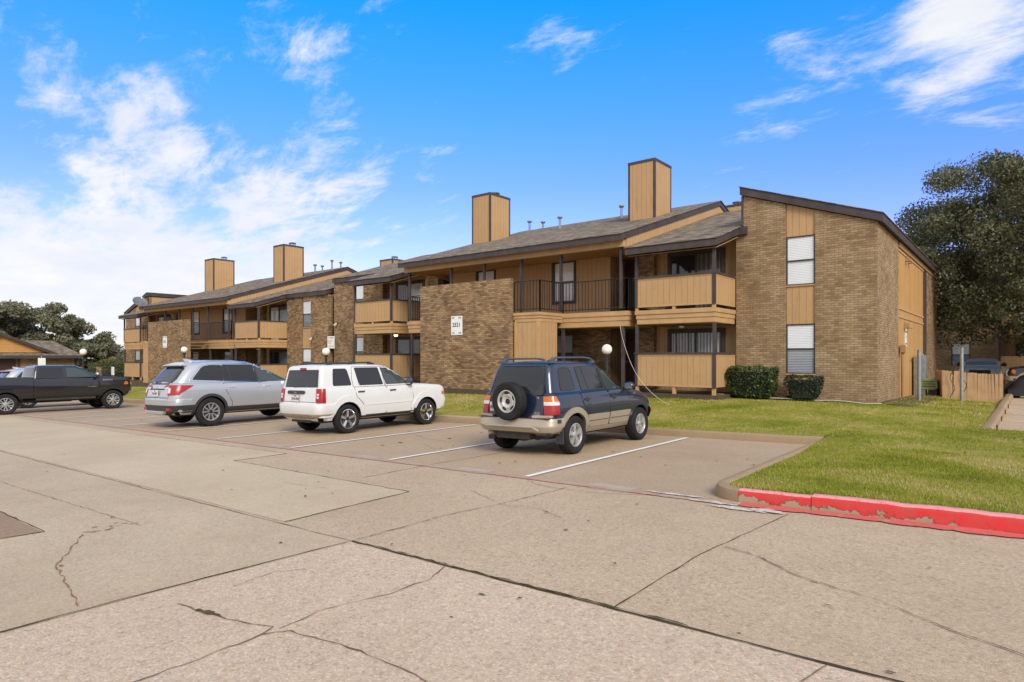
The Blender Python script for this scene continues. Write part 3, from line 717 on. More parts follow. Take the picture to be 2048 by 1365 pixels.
def shrub(name,loc,sx,sy,sz,n,size,mat,label,seed,taper=.75,dome=False,cat='shrub',group=None):
    global RNG; RNG=np.random.default_rng(seed)
    root=empty(name,loc,label,cat,group)
    q=RNG.uniform(-1,1,(n,3)); 
    if dome:
        q=RNG.normal(size=(n,3)); q/=np.linalg.norm(q,axis=1,keepdims=True); q[:,2]=np.abs(q[:,2])*2-1; q*= (RNG.uniform(.85,1.02,n))[:,None]
    else:
        ax=RNG.integers(0,3,n); sg=np.where(RNG.random(n)<.5,-1,1); k=RNG.uniform(.86,1.04,n)
        for i in range(3): q[ax==i,i]=(sg*k)[ax==i]
        rr=np.linalg.norm(q,axis=1); q*=np.minimum(1,1.42/rr)[:,None]
    z=(q[:,2]+1)/2; f=taper+(1-taper)*np.clip(z*1.3,0,1)
    bump=1+.06*np.sin(q[:,0]*5+seed)*np.sin(q[:,2]*4)
    P=np.stack([q[:,0]*sx/2*f*bump,q[:,1]*sy/2*f,.06+z*sz*(1+.03*np.sin(q[:,0]*7))],1)+np.array(loc)
    O=q/np.linalg.norm(q,axis=1,keepdims=True)
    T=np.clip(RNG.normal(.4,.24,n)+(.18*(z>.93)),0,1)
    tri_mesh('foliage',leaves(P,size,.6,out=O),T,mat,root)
    mb=MB(); x,y,z0=loc
    mb.prism([(-sx*.40*taper,.10),(sx*.40*taper,.10),(sx*.42,sz*.90),(-sx*.42,sz*.90)],'y',-sy*.36,sy*.36) if not dome else mb.ball((0,0,sz*.35),(sx*.42,sy*.42,sz*.5))
    mb.v=[(a+x,b+y,c+z0) for a,b,c in mb.v]
    mb.build('dark_infill',M['dark'],root)  # solid near-black mass; the shade inside the foliage is its colour
    mb=MB(); rnd=random.Random(seed)
    for i in range(7): 
        a=rnd.uniform(-.3,.3)*sx; b=rnd.uniform(-.25,.25)*sy; mb.tube([(x+a*.6,y+b*.6,z0-.05),(x+a,y+b,z0+sz*.5)],[.018,.008],5)
    mb.build('stem',M['bark'],root); return root
shrub('shrub',(-6.50,19.92,lawn_z(-6.5,19.9)),1.42,.8,.92,5200,.036,M['leaf_shrub'],'glossy clipped box shrub beside the lower balcony of the brick end wall',31,.82)
shrub('shrub',(-5.02,19.98,lawn_z(-5,20)),.98,.72,.68,4200,.026,M['leaf_yew'],'low dark shrub tapering downward under the ground floor blinds',32,.66)
shrub('hedge',(-55.5,20.6,-.62),4.2,1.0,.95,3000,.05,M['leaf_shrub'],'clipped green hedge at the far end of the apartment row',33,.95,cat='hedge')
shrub('dome_shrub',(-60.5,20.4,-.85),3.6,3.6,2.1,5200,.06,M['leaf_dome'],'yellow-green clipped dome shrub behind the black pickup hood',34,dome=True)
# ------------------------------------------------------------------ apartment row
PITCH=.31
def roof_slab(mb,x0,x1,y0,z0,yr,y1,th=.22,over=0):
    """gable roof over x0..x1: eave (y0,z0 top) up to the ridge yr, down to y1; slot 0 shingles, slot 1 fascia"""
    zr=z0+PITCH*(yr-y0); z1=zr-PITCH*(y1-yr)
    top=[(y0,z0),(yr,zr),(y1,z1)]; bot=[(y0,z0-th),(yr,zr-th),(y1,z1-th)]
    pts=top+bot[::-1]; n=6
    vs=[(x0,a,b) for a,b in pts]+[(x1,a,b) for a,b in pts]
    # bodies: fascia-coloured core, shingles laid 4 mm proud and a lip over the eave
    mb.add(vs,[(0,5,4,1),(1,4,3,2)],1)
    mb.add(vs,[(6,7,10,11),(7,8,9,10)],1)
    mb.add(vs,[(0,6,11,5),(2,3,9,8)],1)
    mb.add(vs,[(5,11,10,4),(4,10,9,3)],1)
    lip=.035
    s=[(y0-lip,z0-PITCH*lip+.018),(yr,zr+.018),(y1+lip,z1-PITCH*lip+.018)]; t=[(a,b-.02) for a,b in s]
    q=s+t[::-1]
    vs=[(x0-lip,a,b) for a,b in q]+[(x1+lip,a,b) for a,b in q]
    mb.add(vs,[(0,1,7,6),(1,2,8,7)],0); mb.add(vs,[(0,6,11,5),(2,3,9,8),(0,5,4,1),(1,4,3,2),(6,7,10,11),(7,8,9,10)],0)

def roof_uv_fix(o):
    me=o.data; uv=me.uv_layers[0]
    off=origin(o.parent)
    for p in me.polygons:
        if abs(p.normal.z)>.5:
            for li in p.loop_indices:
                c=me.vertices[me.loops[li].vertex_index].co+off
                if abs(p.normal.x)>abs(p.normal.y): uv.data[li].uv=(c.y,c.x/max(.3,abs(p.normal.z)))
                else: uv.data[li].uv=(c.x,c.y/max(.3,abs(p.normal.z)))

def window(parent,x0,x1,z0,z1,y,kind='blinds',fr=.032,casing=0,name='window'):
    """hung window in the y plane, facing -y"""
    mb=MB()
    if casing:
        c=casing; mb.box(x0-c,x0,y-.06,y+.03,z0-c,z1+c).box(x1,x1+c,y-.06,y+.03,z0-c,z1+c).box(x0,x1,y-.06,y+.03,z1,z1+c).box(x0,x1,y-.06,y+.03,z0-c,z0)
    mb.box(x0,x0+fr,y-.035,y+.03,z0,z1).box(x1-fr,x1,y-.035,y+.03,z0,z1).box(x0+fr,x1-fr,y-.035,y+.03,z1-fr,z1).box(x0+fr,x1-fr,y-.035,y+.03,z0,z0+fr)
    zm=z0+(z1-z0)*.5; mb.box(x0+fr,x1-fr,y-.04,y+.03,zm-.022,zm+.022)
    w=mb.build(name,M['trim'],parent,bevel=0)
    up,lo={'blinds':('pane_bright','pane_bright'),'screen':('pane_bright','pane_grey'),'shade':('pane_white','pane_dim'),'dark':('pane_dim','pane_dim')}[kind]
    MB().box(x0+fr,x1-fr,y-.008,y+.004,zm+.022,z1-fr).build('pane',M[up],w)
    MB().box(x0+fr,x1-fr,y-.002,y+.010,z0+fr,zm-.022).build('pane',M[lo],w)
    return w
def patio_door(parent,x0,x1,z0,z1,y,kind):
    mb=MB(); c=.10; fr=.05
    mb.box(x0,x0+c,y-.06,y+.03,z0,z1).box(x1-c,x1,y-.06,y+.03,z0,z1).box(x0+c,x1-c,y-.06,y+.03,z1-c,z1)
    xm=(x0+x1)/2
    a,b=x0+c,x1-c
    for p,q,yy in ((a,xm+.03,-.03),(xm-.03,b,-.012)):
        mb.box(p,p+fr,y+yy-.012,y+yy+.02,z0,z1-c).box(q-fr,q,y+yy-.012,y+yy+.02,z0,z1-c).box(p+fr,q-fr,y+yy-.012,y+yy+.02,z1-c-fr,z1-c)
    d=mb.build('patio_door',M['trim'],parent)
    k1,k2=kind
    MB().box(a+fr,xm-.02,y-.028,y-.02,z0,z1-c-fr).build('pane',M[k1],d)
    MB().box(xm+.02,b-fr,y-.008,y,z0,z1-c-fr).build('pane',M[k2],d)
    return d
def deck_trim(mb,x0,x1,yf,yb,z0,z1,sides=(1,1)):
    """fascia boards round a deck edge, the middle board set back; slot 0"""
    h=(z1-z0)
    for a,b,o in ((z1-.30*h,z1,0),(z1-.62*h,z1-.30*h,.028),(z0,z1-.62*h,.05)):
        mb.box(x0+o*sides[0],x1-o*sides[1],yf+o,yb,a,b)
def balcony(root,x0,x1,yf,yb,zo,FF,lit=False,open_left=False):
    e=.0
    # decks
    up=MB(); deck_trim(up,x0,x1,yf,yb,2.66+zo,3.10+zo)
    bal=up.build('balcony',M['yellow'],root)
    for zlo,ztop,nm in ((3.20,4.13,'up'),(.66,1.68,'lo')):
        zlo+=zo;ztop+=zo
        p=MB(); p.box(x0+.07,x1-.09,yf+.02,yf+.05,zlo,ztop)
        p.box(x1-.05,x1-.02,yf+.10,yb,zlo,ztop); p.box(x0+.02,x0+.05,yf+.10,yb,zlo,ztop)
        p.build('balcony_panel',M['siding'],bal)
        l=MB(); l.box(x0+.07,x1-.09,yf+.012,yf+.02,ztop-.055,ztop).box(x0+.07,x1-.09,yf+.012,yf+.02,zlo,zlo+.05).box(x1-.02,x1-.012,yf+.10,yb,ztop-.055,ztop)
        l.build('balcony_batten',M['yellow'],bal)
        c=MB(); c.box(x0-.03,x1+.02,yf-.02,yf+.10,ztop,ztop+.055).box(x1-.09,x1+.02,yf+.10,yb,ztop,ztop+.055).box(x0-.03,x0+.08,yf+.10,yb,ztop,ztop+.055)
        c.build('balcony_cap',M['trim'],bal)
        for xx in (x0+.05,(x0+x1)/2,x1-.06): MB().box(xx-.05,xx+.05,yf+.03,yf+.12,zlo-.24 if nm=='lo' else 3.10+zo,zlo-.003).build('stub_post',M['yellow'],bal)
    ptop=4.92+zo
    for xx in (x0,x1-.09):
        p=MB(); p.box(xx,xx+.09,yf-.002,yf+.088,3.20+zo,4.13+zo).box(xx,xx+.09,yf-.002,yf+.088,4.185+zo,ptop)
        p.build('post',M['trim'],root)
        p=MB(); p.box(xx,xx+.09,yf-.002,yf+.088,.64+zo,1.68+zo).box(xx,xx+.09,yf+.03,yf+.12,1.735+zo,2.66+zo)
        p.build('post',M['trim'],root)
    # soffit, slab, fitting
    MB().box(x0+.06,x1-.06,yf+.06,yb,2.645+zo,2.658+zo).build('soffit',M['soffit'],root)
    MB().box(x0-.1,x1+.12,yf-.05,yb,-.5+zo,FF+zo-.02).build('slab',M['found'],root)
    li=MB(); xc=x0+(x1-x0)*.48 if not lit else x1-.55; yc=yf+.75
    li.lathe([(.06,2.643+zo),(.10,2.63+zo),(.10,2.60+zo),(.05,2.60+zo)],(xc,yc,0),seg=10)
    L=li.build('ceiling_light',M['iron'],root)
    b=MB(); b.lathe([(.085,2.598+zo),(.075,2.54+zo),(.03,2.52+zo)],(xc,yc,0),seg=10); b.build('lamp_shade',M['bulb'] if lit else M['pane_white'],L)
    return bal
def railing(root,segs,z0,z1,name='railing'):
    out=[]
    for (xa,ya),(xb,yb) in segs:
        mb=MB()
        l=math.hypot(xb-xa,yb-ya); n=max(2,round(l/.135)); ax,ay=(xb-xa)/l,(yb-ya)/l
        for zz in (z1,z0+.09): mb.tube([(xa,ya,zz),(xb,yb,zz)],.018,6)
        for i in range(n+1):
            px,py=xa+(xb-xa)*i/n,ya+(yb-ya)*i/n
            r=.018 if i in(0,n) else .009
            mb.box(px-r,px+r,py-r,py+r,z0+.04 if r<.01 else z0,z1-.01)
        out.append(mb.build(name,M['iron'],root))
    return out
def chimney(root,x0,x1,y0,y1,zb,zt,cap,name='chimney'):
    mb=MB().box(x0,x1,y0,y1,zb,zt-.02); ch=mb.build(name,M['siding'],root)
    tr=MB(); w=.085; p=.012
    for xx in (x0-p,x1-w+p):
        for yy in (y0-p,y1-w+p): tr.box(xx,xx+w,yy,yy+w,zb,zt-.10)
    tr.box(x0-.02,x1+.02,y0-.02,y0+.06,zt-.10,zt).box(x0-.02,x1+.02,y1-.06,y1+.02,zt-.10,zt).box(x0-.02,x0+.06,y0+.06,y1-.06,zt-.10,zt).box(x1-.06,x1+.02,y0+.06,y1-.06,zt-.10,zt)
    tr.build('corner_trim',M['trim'],ch)
    MB().box(x0+.06,x1-.06,y0+.06,y1-.06,zt-.03,zt-.012).build('chase_top',M['vent'],ch)
    if cap:
        c=MB(); cx,cy=(x0+x1)/2,y1-.45; r=.24
        c.lathe([(r*.8,zt-.02),(r*.8,zt+.10)],(cx,cy,0),seg=14); c.lathe([(r,zt+.22),(r*1.02,zt+.25),(r*.4,zt+.30)],(cx,cy,0),seg=14)
        for k in range(8):
            a=k*math.pi/4; c.box(cx+r*.8*math.cos(a)-.012,cx+r*.8*math.cos(a)+.012,cy+r*.8*math.sin(a)-.012,cy+r*.8*math.sin(a)+.012,zt+.1,zt+.22)
        c.build('flue_cap',M['vent'],ch)
    return ch
def vent(root,x,y,z,h):
    mb=MB(); mb.lathe([(.055,z-.3),(.055,z+h)],(x,y,0),seg=10); mb.lathe([(.10,z+h-.02),(.13,z+h+.03),(.13,z+h+.06),(.05,z+h+.09)],(x,y,0),seg=10)
    mb.build('vent_pipe',M['vent'],root)
def wall_poly(root,pts,y,mat,name='wall',th=.28):
    return MB().prism(pts,'y',y,y+th).build(name,M[mat],root)

def strip_column(root,x0,x1,y,zt0,zt1,zo,kinds,pads=True):
    """the narrow column of windows and yellow panels set in a brick wall; zt0/zt1 its top at x0/x1"""
    a,b=x0+.012,x1-.012
    MB().prism([(a,3.78-1.20+zo+.02),(b,3.78-1.20+zo+.02),(b,3.75+zo),(a,3.75+zo)],'y',y+.05,y+.25).build('infill_panel',M['siding'],root)
    MB().prism([(a,5.28+zo),(b,5.28+zo),(b,zt1),(a,zt0)],'y',y+.05,y+.25).build('infill_panel',M['siding'],root)
    MB().box(a,b,y+.05,y+.25,.40+zo,1.04+zo).build('infill_panel',M['siding'],root)
    MB().box(a-.01,b+.01,y-.005,y+.05,1.04+zo,1.085+zo).box(a-.01,b+.01,y+.01,y+.05,3.75+zo,3.785+zo).build('sill',M['yellow'],root)
    window(root,a,b,3.79+zo,5.27+zo,y+.07,kinds[0]); window(root,a,b,1.09+zo,2.59+zo,y+.07,kinds[1])

YW=20.5; YB=20.62; YD=18.7; YBAL=18.74; RIDGE=26.9
def apartment(label,zo,fx,stair,landing,right,left,chims,caps,posts,loc):
    root=empty('apartment_building',loc,label,'building','two storey brick apartments in one row')
    FF=.45
    # ---- right and left units
    for side,kind in ((1,right),(-1,left)):
        X=(lambda a:fx(a)) if side>0 else (lambda a:fx(-31.9-a))        # mirrored about -15.95
        def xr(a,b): return (min(X(a),X(b)),max(X(a),X(b)))
        bx0,bx1=xr(-9.9,-7.22)
        balcony(root,bx0,bx1,YBAL,YB+.25 if side>0 else YB+.25,zo,FF,lit=(side<0 and zo==0))
        # wall behind the balcony
        wx0,wx1=xr(-10.25,-7.1)
        MB().box(wx0,wx1,20.95,21.15,.3+zo,5.7+zo).build('wall',M['siding'],root)
        kx0,kx1=xr(-10.85,-10.2)
        MB().box(kx0,kx1,20.72,21.1,.3+zo,5.75+zo).build('brick_pier',M['brick'],root)
        d0,d1=xr(-9.75,-7.72)
        patio_door(root,d0,d1,3.13+zo,5.25+zo,20.93,(('pane_dark','pane_drape') if side>0 else ('pane_drape','pane_white')) if zo==0 else ('pane_white','pane_dim'))
        patio_door(root,d0,d1,.80+zo,2.56+zo,20.93,(('pane_vert','pane_vert') if side>0 else ('pane_dim','pane_dark')) if zo==0 else ('pane_dark','pane_dim'))
        # brick end bay
        a,b,c,dd=-7.2,-5.68,-4.84,-3.2
        if kind=='shed':
            zt=lambda x:6.74+zo-(x+6.97)*(1.30/3.77)
            P=lambda pts:[(X(p),q) for p,q in pts]
            base=-.45+zo
            wall_poly(root,P([(a,base),(b,base),(b,zt(b)),(-6.97,zt(-6.97)),(-6.97,5.5+zo),(a,5.5+zo)]),YW,'brick_tan' if side>0 and zo==0 else 'brick')
            wall_poly(root,P([(c,base),(dd,base),(dd,zt(dd)),(c,zt(c))]),YW,'brick_tan' if side>0 and zo==0 else 'brick')
            s0,s1=xr(b,c); tl,trr=(zt(b),zt(c)) if side>0 else (zt(c),zt(b))
            strip_column(root,s0,s1,YW,tl,trr,zo,('blinds','screen') if side>0 else ('shade','shade'))
            # end wall: brick, recessed yellow panels, dark board, brick
            xe=X(dd); sg=side
            x_in=xe-sg*.28; zt_e=zt(dd)
            MB().box(x_in,xe,YW+.28,24.4,base,zt_e).build('wall',M['brick_tan'],root)
            MB().box(x_in,xe,32.3,36.4,base,zt_e).build('wall',M['brick'],root)
            MB().box(xe-sg*.20,xe-sg*.04,24.4,31.4,base+.35,zt_e-.22).build('end_panel',M['siding_wide'],root)
            MB().box(xe-sg*.04,xe-sg*.012,24.4,31.4,3.20+zo,3.27+zo).box(xe-sg*.04,xe-sg*.012,24.4,31.4,2.92+zo,2.99+zo).box(xe-sg*.04,xe-sg*.012,24.4,31.4,zt_e-.30,zt_e-.22).build('end_batten',M['yellow'],root)
            MB().box(xe-sg*.20,xe-sg*.004,31.4,32.3,base,zt_e-.10).build('dark_board',M['trim'],root)
            MB().box(xe-sg*.20,xe+sg*.03,24.45,36.5,zt_e-.20,zt_e-.02).build('soffit',M['soffit'],root)
            MB().box(x_in-sg*2,xe-sg*.3,YW+.3,36.3,base,zt_e-.3).build('core',M['dark'],root)
            # high side wall above the lower roof
            xh=X(-6.97)
            MB().prism([(20.8,5.3+zo),(36.3,5.3+zo),(36.3,zt(-6.97)),(20.8,zt(-6.97))],'x',xh,xh+sg*.12).build('wall',M['siding'],root)
            # shed roof
            mb=MB(); th=.24; xa,xb=-7.06,-3.06
            za=zt(xa)+.26; zb=zt(xb)+.26
            mb.prism([(X(xa),za),(X(xb),zb),(X(xb),zb-th),(X(xa),za-th)],'y',YW-.09,36.6,1)
            e=.03; sl=(zb-za)/(xb-xa)
            pr=[(X(xa-e),za-sl*e+.02),(X(xb+e),zb+sl*e+.02),(X(xb+e),zb+sl*e),(X(xa-e),za-sl*e)]
            mb.prism(pr,'y',YW-.12,36.63,0)
            roof_uv_fix(mb.build('roof',[M['shingle'],M['trim']],root))
            MB().box(X(-6.97),X(-7.03),YW-.03,YW+.05,5.78+zo,zt(-6.97)).build('corner_trim',M['trim'],root)
            # eave returns at the wall
            MB().box(X(-7.12),X(-6.83),YW-.14,YW-.012,5.50+zo,5.74+zo).build('fascia',M['trim'],root)
            u1=-7.07
        else:
            base=-.6+zo; ztop=5.52+zo
            wall_poly(root,[(X(p),q) for p,q in [(a,base),(b,base),(b,ztop),(a,ztop)]],YW,'brick')
            wall_poly(root,[(X(p),q) for p,q in [(c,base),(dd+.55*0,base),(dd,ztop),(c,ztop)]],YW,'brick')
            s0,s1=xr(b,c); strip_column(root,s0,s1,YW,ztop,ztop,zo,('shade','shade'))
            mb=MB(); ra,rb=xr(-7.15,dd)
            roof_slab(mb,ra,rb,20.38,5.14+zo+PITCH*1.93,RIDGE,36.2,.24)
            roof_uv_fix(mb.build('roof',[M['shingle'],M['trim']],root))
            MB().box(ra,rb,20.8,36,base,5.4+zo).build('core',M['dark'],root)
            MB().prism([(20.79,5.3+zo),(36,5.3+zo),(36,5.35+zo),(RIDGE,5.44+zo+PITCH*(RIDGE-20.4)),(20.79,5.52+zo)],'x',ra+.02,ra+.1).prism([(20.79,5.3+zo),(36,5.3+zo),(36,5.35+zo),(RIDGE,5.44+zo+PITCH*(RIDGE-20.4)),(20.79,5.52+zo)],'x',rb-.1,rb-.02).build('gable',M['siding'],root)
            u1=-7.15
        # roof over balcony and unit
        ra,rb=xr(-10.12,u1 if kind=='shed' else -7.16)
        mb=MB(); roof_slab(mb,ra,rb,18.45,5.14+zo,RIDGE,36.2,.23)
        roof_uv_fix(mb.build('roof',[M['shingle'],M['trim']],root))
        MB().prism([(18.62,4.87+zo),(18.62,4.895+zo),(20.95,5.617+zo),(20.95,5.592+zo)],'x',ra+.04,rb-.04).build('soffit',M['soffit'],root)
        MB().box(ra+.05,rb-.05,21.15,36,.3+zo,5.4+zo).build('core',M['dark'],root)
        # side of the recess
        sx=X(-7.12); MB().box(sx-.04,sx+.04,20.78,20.95,.3+zo,5.5+zo).build('wall',M['siding'],root)
    # ---- centre: walkway, walls, roof
    cx0,cx1=fx(-20.9),fx(-10.15)
    l0,l1=landing
    mb=MB(); deck_trim(mb,cx0,cx1,YD,YB,2.62+zo,3.12+zo)
    wk=mb.build('walkway',M['yellow'],root)
    mb=MB(); deck_trim(mb,l0,l1,17.3,YD-.002,2.80+zo,3.118+zo); mb.build('landing',M['yellow'],wk)
    MB().box(cx0+.07,cx1-.07,YD+.07,YB,2.60+zo,2.617+zo).build('soffit',M['soffit'],wk)
    pc=MB(); pc.box(l0+.05,l1-.06,17.37,17.42,.25+zo,2.80+zo).box(l1-.09,l1-.06,17.42,18.4,.25+zo,2.80+zo); pc.build('closet_panel',M['siding'],wk)
    pc=MB(); pc.box(l0+.03,l0+.16,17.35,17.37,.22+zo,2.80+zo).box(l1-.20,l1-.055,17.35,17.37,.22+zo,2.80+zo); pc.build('closet_trim',M['yellow'],wk)
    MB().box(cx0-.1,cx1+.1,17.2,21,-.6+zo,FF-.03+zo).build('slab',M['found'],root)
    # second floor wall with two windows, alcoves with doors at both ends
    wl,wr=fx(-20.05),fx(-11.9)
    w1=(fx(-18.5),fx(-17.55)); w2=(fx(-14.45),fx(-13.5))
    zb,zt=3.12+zo,5.6+zo
    for a,b in ((wl,w1[0]),(w1[1],w2[0]),(w2[1],wr)): MB().box(a,b,YB,YB+.15,zb,zt).build('wall',M['siding'],root)
    for a,b in (w1,w2):
        MB().box(a,b,YB,YB+.15,zb,3.74+zo).build('wall',M['siding'],root); MB().box(a,b,YB,YB+.15,5.28+zo,zt).build('wall',M['siding'],root)
        window(root,a,b,3.74+zo,5.28+zo,YB+.04,'blinds' if zo==0 else 'screen',casing=.10)
    for a,b,dx0,dx1 in ((wr,fx(-10.85),fx(-11.95),fx(-11.0)),(fx(-21.2),wl,fx(-21.0),fx(-20.1))):
        e=wr if a==wr else wl
        MB().box(e-.1,e-.004,YB+.15,21.8,zb,zt).build('wall',M['siding'],root) if a==wr else MB().box(e+.004,e+.1,YB+.15,21.8,zb,zt).build('wall',M['siding'],root)
        MB().box(a,b,21.8,21.9,.3+zo,zt).build('wall',M['trim'],root)
        for z0,z1 in ((3.14+zo,5.2+zo),(.45+zo,2.52+zo)):
            d=MB().box(dx0+.02,dx1,21.755,21.8,z0,z1).build('door',M['maroon'],root)
            MB().ball((dx0+.12,21.735,z0+.95),.03,8,6).build('door_knob',M['vent'],d)
    # ground floor wall: brick in the shade of the deck, windows
    g1=(fx(-18.45),fx(-17.6)); g2=(fx(-14.4),fx(-13.55))
    for a,b in ((wl,g1[0]),(g1[1],g2[0]),(g2[1],wr)): MB().box(a,b,YB,YB+.15,.2+zo,2.6+zo).build('wall',M['brick'],root)
    for a,b in (g1,g2):
        MB().box(a,b,YB,YB+.15,.2+zo,1.0+zo).build('wall',M['brick'],root); MB().box(a,b,YB,YB+.15,2.45+zo,2.6+zo).build('wall',M['brick'],root)
        window(root,a,b,1.0+zo,2.45+zo,YB+.04,'shade',casing=0)
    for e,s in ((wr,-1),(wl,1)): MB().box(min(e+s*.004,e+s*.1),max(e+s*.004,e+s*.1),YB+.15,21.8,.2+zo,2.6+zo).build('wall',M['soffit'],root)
    # walkway posts
    for p in posts:
        MB().box(p-.045,p+.045,YD-.07,YD+.02 if not(l0-.1<p<l1+.1) else YD+.02,3.2+zo,5.24+zo).build('post',M['trim'],root)
    for p in (posts[0],posts[1],posts[4],posts[5]):
        MB().box(p-.05,p+.05,YD+.06,YD+.16,.42+zo,2.60+zo).build('post',M['trim'],root)
    # railings
    zr0,zr1=3.14+zo,4.20+zo
    seg=[]
    if l1>stair[1]-.05:        # landing right of the stair wall
        seg=[((l0+.05,17.34),(l1-.03,17.34)),((l1-.03,17.34),(l1-.03,YD+.03)),((l1-.03,YD+.03),(cx1-.05,YD+.03)),((cx1-.05,YD+.03),(cx1-.05,YB)),((cx0+.05,YD+.03),(stair[0],YD+.03)),((cx0+.05,YD+.03),(cx0+.05,YB))]
    else:
        seg=[((l0+.03,17.34),(l1-.03,17.34)),((l0+.03,17.34),(l0+.03,YD+.03)),((cx0+.05,YD+.03),(l0+.03,YD+.03)),((stair[1]-3.6,YD+.03),(cx1-.05,YD+.03)),((cx1-.05,YD+.03),(cx1-.05,YB))]
    railing(root,seg,zr0,zr1)
    # stair wall
    sw=MB().box(stair[0],stair[1],17.15,17.36,.42+zo-.02,4.31+zo).build('stair_wall',M['brick'],root)
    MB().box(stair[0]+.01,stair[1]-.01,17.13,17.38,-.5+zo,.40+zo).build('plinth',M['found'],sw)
    cp=MB(); n=int((stair[1]-stair[0])/.075)
    for i in range(n):
        x=stair[0]+(stair[1]-stair[0])*i/n; cp.box(x+.004,x+.069,17.148,17.362,4.312+zo,4.335+zo)
    cp.build('brick_cap',M['brick'],sw)
    # stair flight behind the wall
    st=MB(); n=14; xs0,xs1=(stair[0]+.2,stair[1]-.3)
    for i in range(n):
        x=xs0+(xs1-xs0)*i/n; z=.45+zo+(2.66)*(i+1)/n
        st.box(x,x+(xs1-xs0)/n+.03,17.45,18.5,z-.05,z)
    st.build('stair_flight',M['found'],root)
    # main roof
    mb=MB(); roof_slab(mb,cx0-.05,cx1+.03,18.22,5.60+zo,RIDGE,36.3,.21)
    roof_uv_fix(mb.build('roof',[M['shingle'],M['trim']],root))
    MB().box(cx0+.03,cx1-.05,18.5,18.66,5.215+zo,5.46+zo).build('beam',M['yellow'],root)
    MB().box(cx0+.05,cx1-.07,18.66,21.75,5.30+zo,5.33+zo).build('soffit',M['soffit'],root)
    for gx in (cx1-.08,cx0+.02):
        MB().prism([(18.665,5.225+zo),(18.665,5.53+zo),(RIDGE,5.38+zo+PITCH*(RIDGE-18.22)),(36,5.45+zo),(36,5.0+zo),(21.8,5.0+zo),(20.6,5.225+zo)],'x',gx,gx+.06).build('gable',M['siding'],root)
    MB().box(cx0+.2,cx1-.2,22,35.8,.3+zo,5.3+zo).build('core',M['dark'],root)
    # chimneys and vents
    for (x0,x1,y0,y1,ztp),cap in zip(chims,caps):
        zb_=5.60+zo+PITCH*(y0-18.22)-.3 if y0<RIDGE else 5.60+zo+PITCH*(2*RIDGE-y1-18.22)-.5
        chimney(root,x0,x1,y0,y1,zb_,ztp,cap)
    return root
ident=lambda x:x
# nearer building
B1=apartment('nearer brick and yellow apartment block with a tall sloping brick end bay at the lawn',0,ident,(-18.4,-13.9),(-13.88,-12.7),'shed','flat',
    [(-12.28,-11.13,22.7,24.15,9.33),(-20.9,-19.75,22.9,24.4,9.42),(-11.2,-10.0,29.6,30.8,8.7)],(False,True,True),
    (-10.37,-12.78,-14.57,-16.4,-18.2,-20.7),(-16,20.5,.2))
for x,y,h in ((-14.2,25.6,.5),(-13.0,26.6,.45),(-16.9,24.6,.5),(-20.2,26.6,.45),(-19.4,26.7,.3)): vent(B1,x,y,5.6+PITCH*(y-18.22),h)
f2=lambda x: x-26.0 if x>-10.3 else -36.3+1.105*(x+10.3)
B2=apartment('farther lower apartment block with a satellite dish on its eave',-.56,f2,(-43.8,-38.35),(-45.1,-43.82),'flat','shed',
    [(-38.35,-37.15,22.7,24.15,8.85),(-48.25,-46.9,22.9,24.5,8.9),(-34.5,-33.2,28.4,29.6,8.22)],(True,True,True),
    (-36.35,-38.95,-40.95,-42.85,-44.9,-47.6),(-42,20.5,-.4))
for x,y,h in ((-43,25.8,.5),(-36.9,26.2,.6),(-37.4,25.2,.55),(-36.6,26.7,.35),(-38.6,26.6,.3)): vent(B2,x,y,5.04+PITCH*(y-18.22),h)
# conduits and flood lights on the brick between the blocks
for x,z in ((-30.6,2.62),(-28.35,3.35)):
    r=empty('flood_light',(x,20.5,z),'small flood light fixed low on the brick beside the no-parking notice' if z<3 else 'small flood light fixed higher on the stained brick near the balcony','light','flood lights on brick')
    mb=MB(); mb.box(x-.04,x+.04,20.40,20.497,z-.04,z+.04); mb.build('bracket',M['iron'],r)
    mb=MB(); mb.tube([(x,20.42,z),(x-.03,20.28,z-.14)],[.05,.085],10); mb.build('lamp_head',plain('beige_lamp',(.5,.4,.3,1),.5,var=0),r)

# ------------------------------------------------------------------ signs
def sign(x,y,z,w,h,rows,label,seed=0,face='y'):
    r=empty('wall_sign',(x,y,z),label,'sign')
    if face=='y':
        MB().box(x-w/2,x+w/2,y-.022,y,z,z+h).build('plate',M['white_paint'],r,bevel=.004)
        for s,dx,dz,sz,mat in rows: text_mesh('lettering',s,sz,M[mat],r,(dx,-.025,dz),ext=.001,bold=.004*(sz>.15))
    else:
        MB().box(x,x+.02,y-w/2,y+w/2,z,z+h).build('plate',M['white_paint'],r)
        for s,dx,dz,sz,mat in rows: text_mesh('lettering',s,sz,M[mat],r,(.022,dx,dz),rot=(R(90),0,R(90)),ext=.001)
    return r
def addr(x,y,z,lab): return sign(x,y,z,.56,.71,[('2521',0,.375,.21,'ink'),('205',-.17,.64,.105,'ink'),('206',.17,.64,.105,'ink'),('105',-.17,.075,.105,'ink'),('106',.17,.075,.105,'ink')],lab)
addr(-16.42,17.148,2.40,'white building number board on the brick stair wall above the white SUV')
s2=addr(-41.3,17.148,2.12,'white building number board on the farther stair wall above the silver SUV')
sign(-28.95,20.498,2.02,.62,.66,[('NO PARKING',0,.57,.085,'ink'),('TOW AWAY',-.1,.40,.09,'red_ink'),('ZONE',-.1,.28,.09,'red_ink'),('AT ALL TIMES',0,.12,.07,'ink')],'small tow-away notice on the stained brick behind a globe lamp')
sign(-3.236,26.3,1.95,.42,.62,[('NOTICE',0,.52,.09,'ink'),('P',0,.32,.2,'ink'),('TENANTS',0,.10,.075,'ink')],'narrow white notice on the yellow end panel',face='x')

